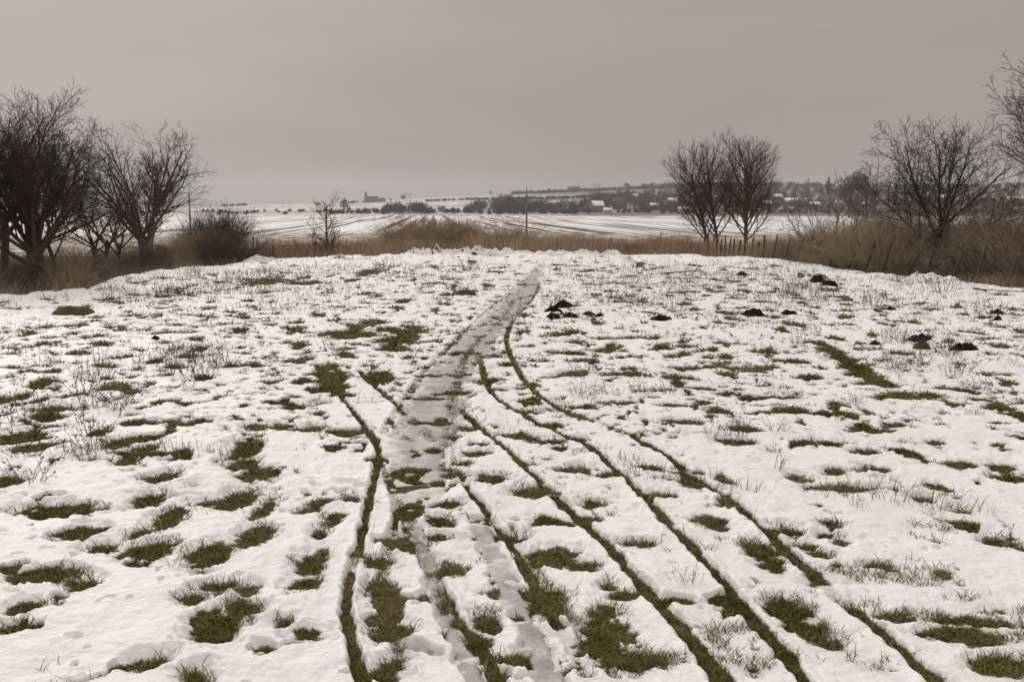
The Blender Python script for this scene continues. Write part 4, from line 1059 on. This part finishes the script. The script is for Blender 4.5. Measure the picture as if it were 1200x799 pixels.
HEAP = [(308,307,34,9),(398,301,14,5),(486,295,20,6),(500,296,22,7),(514,294,18,8),(528,296,20,6),(545,296,24,7),(560,294,20,8),(576,296,26,8),(594,298,30,9),(612,300,34,7),(640,299,30,6),(660,299,26,8),(682,298,24,8),(696,299,18,6),(716,298,24,7),(1100,324,44,9),(1078,327,24,6),(735,309,16,6)]
HL = ['smooth snow covered mound beside the dark upright post at left','little snowy hump just right of the small lone tree','leftmost of the low snowy clods before the central reeds','second of the snowy clods from the left before the central reeds',
 'pointed snowy clod left of the big middle heap row','flat snowy clod between two pointed ones before the reeds','wide snow dusted earth heap left of the middle of the row','pointed snow dusted heap under the brown shrubs',
 'highest snow covered heap in the middle of the row','long white sloping heap right of the highest one','flat wide snowy heap below the utility pole','low snowy heap right of the utility pole',
 'rounded heap with dark underside right of the utility pole','heap with a bright cap in the right part of the row','small clod next to the bright capped heap','last dark topped heap at the right end of the row',
 'dark earth bank with a snow cap at the foot of the big right tree','small dark clod left of the earth bank under the big right tree','small reddish earth clod in front of the right end of the heap row']
for i, ((px, py, w, h), lb) in enumerate(zip(HEAP, HL)):
    r_ = 36.3 if 400 < px < 1000 and py < 305 else 33.5
    if px > 1000: r_ = 25.2
    if px == 308: r_ = 33.5
    if px == 735: r_ = 33
    x_, y_ = at(px, r_); ww = w * r_ / FP * 1.25; zt = EYE - (py - h / 2 - HZ) * r_ / FP; g0 = gz(x_, y_)
    hh = min(max(zt - g0 + .10, .22), .75)
    link('earth_heap', lump(80 + i, ww, ww * .9, hh, 26, .45), M_EARTH, loc=(x_, y_, g0 - .02), label=lb, category='earth heap', group='snow dusted earth heaps')

# ------------------------------------------------------------------ dry weeds and twigs on the snow
def weed_mesh(seed, n, h, spread):
    rg = np.random.RandomState(seed); st = Tubes(); hd = st
    for i in range(n):
        a = rg.rand() * 2 * pi; q = spread * .3 * rg.rand(); p = np.array([cos(a) * q, sin(a) * q, -.03])
        t = rg.rand() * .8; d = norm(np.array([cos(a) * t, sin(a) * t, 1.0])); ln = h * (.4 + .65 * rg.rand()); pts = [p]; dr = [d]
        for j in range(4):
            d = norm(d + rg.randn(3) * .16); p = p + d * ln / 4; pts.append(p); dr.append(d)
        st.add(np.array(pts), np.linspace(.0028, .0014, 5), 3)
        for k in range(rg.randint(1, 5)):
            j = rg.randint(1, 4); b_ = pts[j]; dd = norm(dr[j] + rg.randn(3) * .5); l2 = ln * (.15 + .25 * rg.rand())
            e_ = b_ + dd * l2; st.add(np.array([b_, (b_ + e_) / 2 + rg.randn(3) * .004, e_]), np.array([.0016, .0014, .0011]), 3)
            hd.add(np.array([e_, e_ + dd * .008, e_ + dd * .018]), np.array([.0014, .0045, .0012]), 4)
        hd.add(np.array([p, p + d * .01, p + d * .022]), np.array([.0016, .0055, .0015]), 4)
    return st.mesh('dry_weed')
WD = [weed_mesh(401, 5, .22, .2), weed_mesh(402, 9, .28, .35), weed_mesh(403, 14, .30, .5), weed_mesh(404, 3, .26, .1), weed_mesh(405, 20, .20, .6)]
M_WEED = simple('dry_weed', (.075, .045, .035), col2=(.16, .10, .07), scale=30)
for me in WD: me.materials.append(M_WEED)
def weed(k, px, py, sc, label, group):
    x_, y_ = P(px, py); T0, _, _ = snow_T(np.array([x_]), np.array([y_]))
    o = link('dry_weed', WD[k], None, loc=(x_, y_, gz(x_, y_) + max(float(T0[0]), 0) * .8), label=label, category='dry weed', group=group)
    o.rotation_euler = (0, 0, (px * 7.1) % 6.28); o.scale = (sc,) * 3
g1 = 'dry weeds on the left part of the snow'; g2 = 'dry weeds on the right part of the snow'; g3 = 'dry weeds along the far left rise'
l1 = 'thin brown branching weed sticking out of the snow on the left side of the track'
l2 = 'thin brown branching weed sticking out of the snow on the right side of the track'
BIGW = [(905,367,2,1.15,'largest dry weed clump, beside the dark molehill right of centre'),(240,444,2,1.0,'dense brown weed clump in the middle of the left snow'),(204,418,4,1.1,'low tangled weed clump above the densest left clump'),
 (30,500,2,1.2,'big reddish weed clump at the left edge, halfway up the photo'),(1103,345,1,1.9,'tall feathery weed standing before the dark earth bank at right'),(1020,412,4,.9,'twiggy weed at the top of the green strip at right'),
 (1168,372,1,1.4,'sparse tall weed by the small molehills near the right edge'),(452,315,4,1.6,'dark low shrubby weed on the far snow left of the path'),(1075,430,2,.9,'row like weed tuft below the right molehill pair'),
 (1135,437,1,.9,'curved lone twig weed below the large smooth molehill'),(545,318,4,2.0,'brown twiggy weed patch on the far snow above the green mound'),(680,440,1,1.0,'dark leggy weed right of the outer rut in the middle distance'),
 (1100,640,3,.5,'short forked stalk low in the right snow'),(1185,640,0,.6,'dark leafy weed at the right edge in the lower third'),(92,470,1,1.3,'slender tall weed left, above the reddish clump')]
BIGW += [(541,345,2,1.1,'small dark twiggy clump on the green mound left of the far end of the path')]
for px, py, k, sc, lb in BIGW: weed(k, px, py, sc, lb, g1 if px < 560 else g2)
rg = np.random.RandomState(9)
def scatter(n, cx, cy, sx_, sy, lb, gp, s0=.7, s1=1.1):
    for i in range(n):
        px = cx + rg.randn() * sx_; py = cy + rg.randn() * sy
        if py < 312 or px < -20 or px > 1230: continue
        weed(rg.randint(5), px, py, rg.uniform(s0, s1), lb, gp)
scatter(16, 225, 430, 40, 14, l1, g1); scatter(20, 60, 480, 55, 34, l1, g1); scatter(12, 130, 350, 80, 6, l1, g1, 1.0, 1.4)
scatter(26, 990, 345, 110, 14, l2, g2, .9, 1.4); scatter(22, 1050, 425, 60, 14, l2, g2, .6, .9); scatter(14, 1000, 480, 120, 30, l2, g2, .4, .7)
scatter(12, 760, 350, 70, 10, l2, g2, .9, 1.3); scatter(12, 330, 400, 90, 20, l1, g1, .5, .9); scatter(12, 700, 440, 60, 25, l2, g2, .5, .8)
scatter(10, 900, 600, 150, 50, l2, g2, .22, .4); scatter(8, 200, 600, 120, 60, l1, g1, .22, .4)
scatter(24, 230, 332, 60, 8, 'brown stalky weed on the far snowy rise below the pollard and round bush', g3, 1.0, 1.5)
# fallen branches at the right edge
o = thing('fallen_branch', 'thin fallen branches lying on the snow at the right edge below the brushwood', 'branch', (*P(1178, 347), gz(*P(1178, 347)) + .05))
tb = Tubes(); rg = np.random.RandomState(3); grow(rg, tb, tb, np.array([.8, 0, .02]), norm(np.array([-1, .05, .08])), 1.5, .012, 2, dict(PR, levels=4, n=(5, 5, 4, 3), up=(0, 0, -.01), rmin=.003, wob=.05))
link('limb', tb.mesh('limb'), M_TWIG, o)
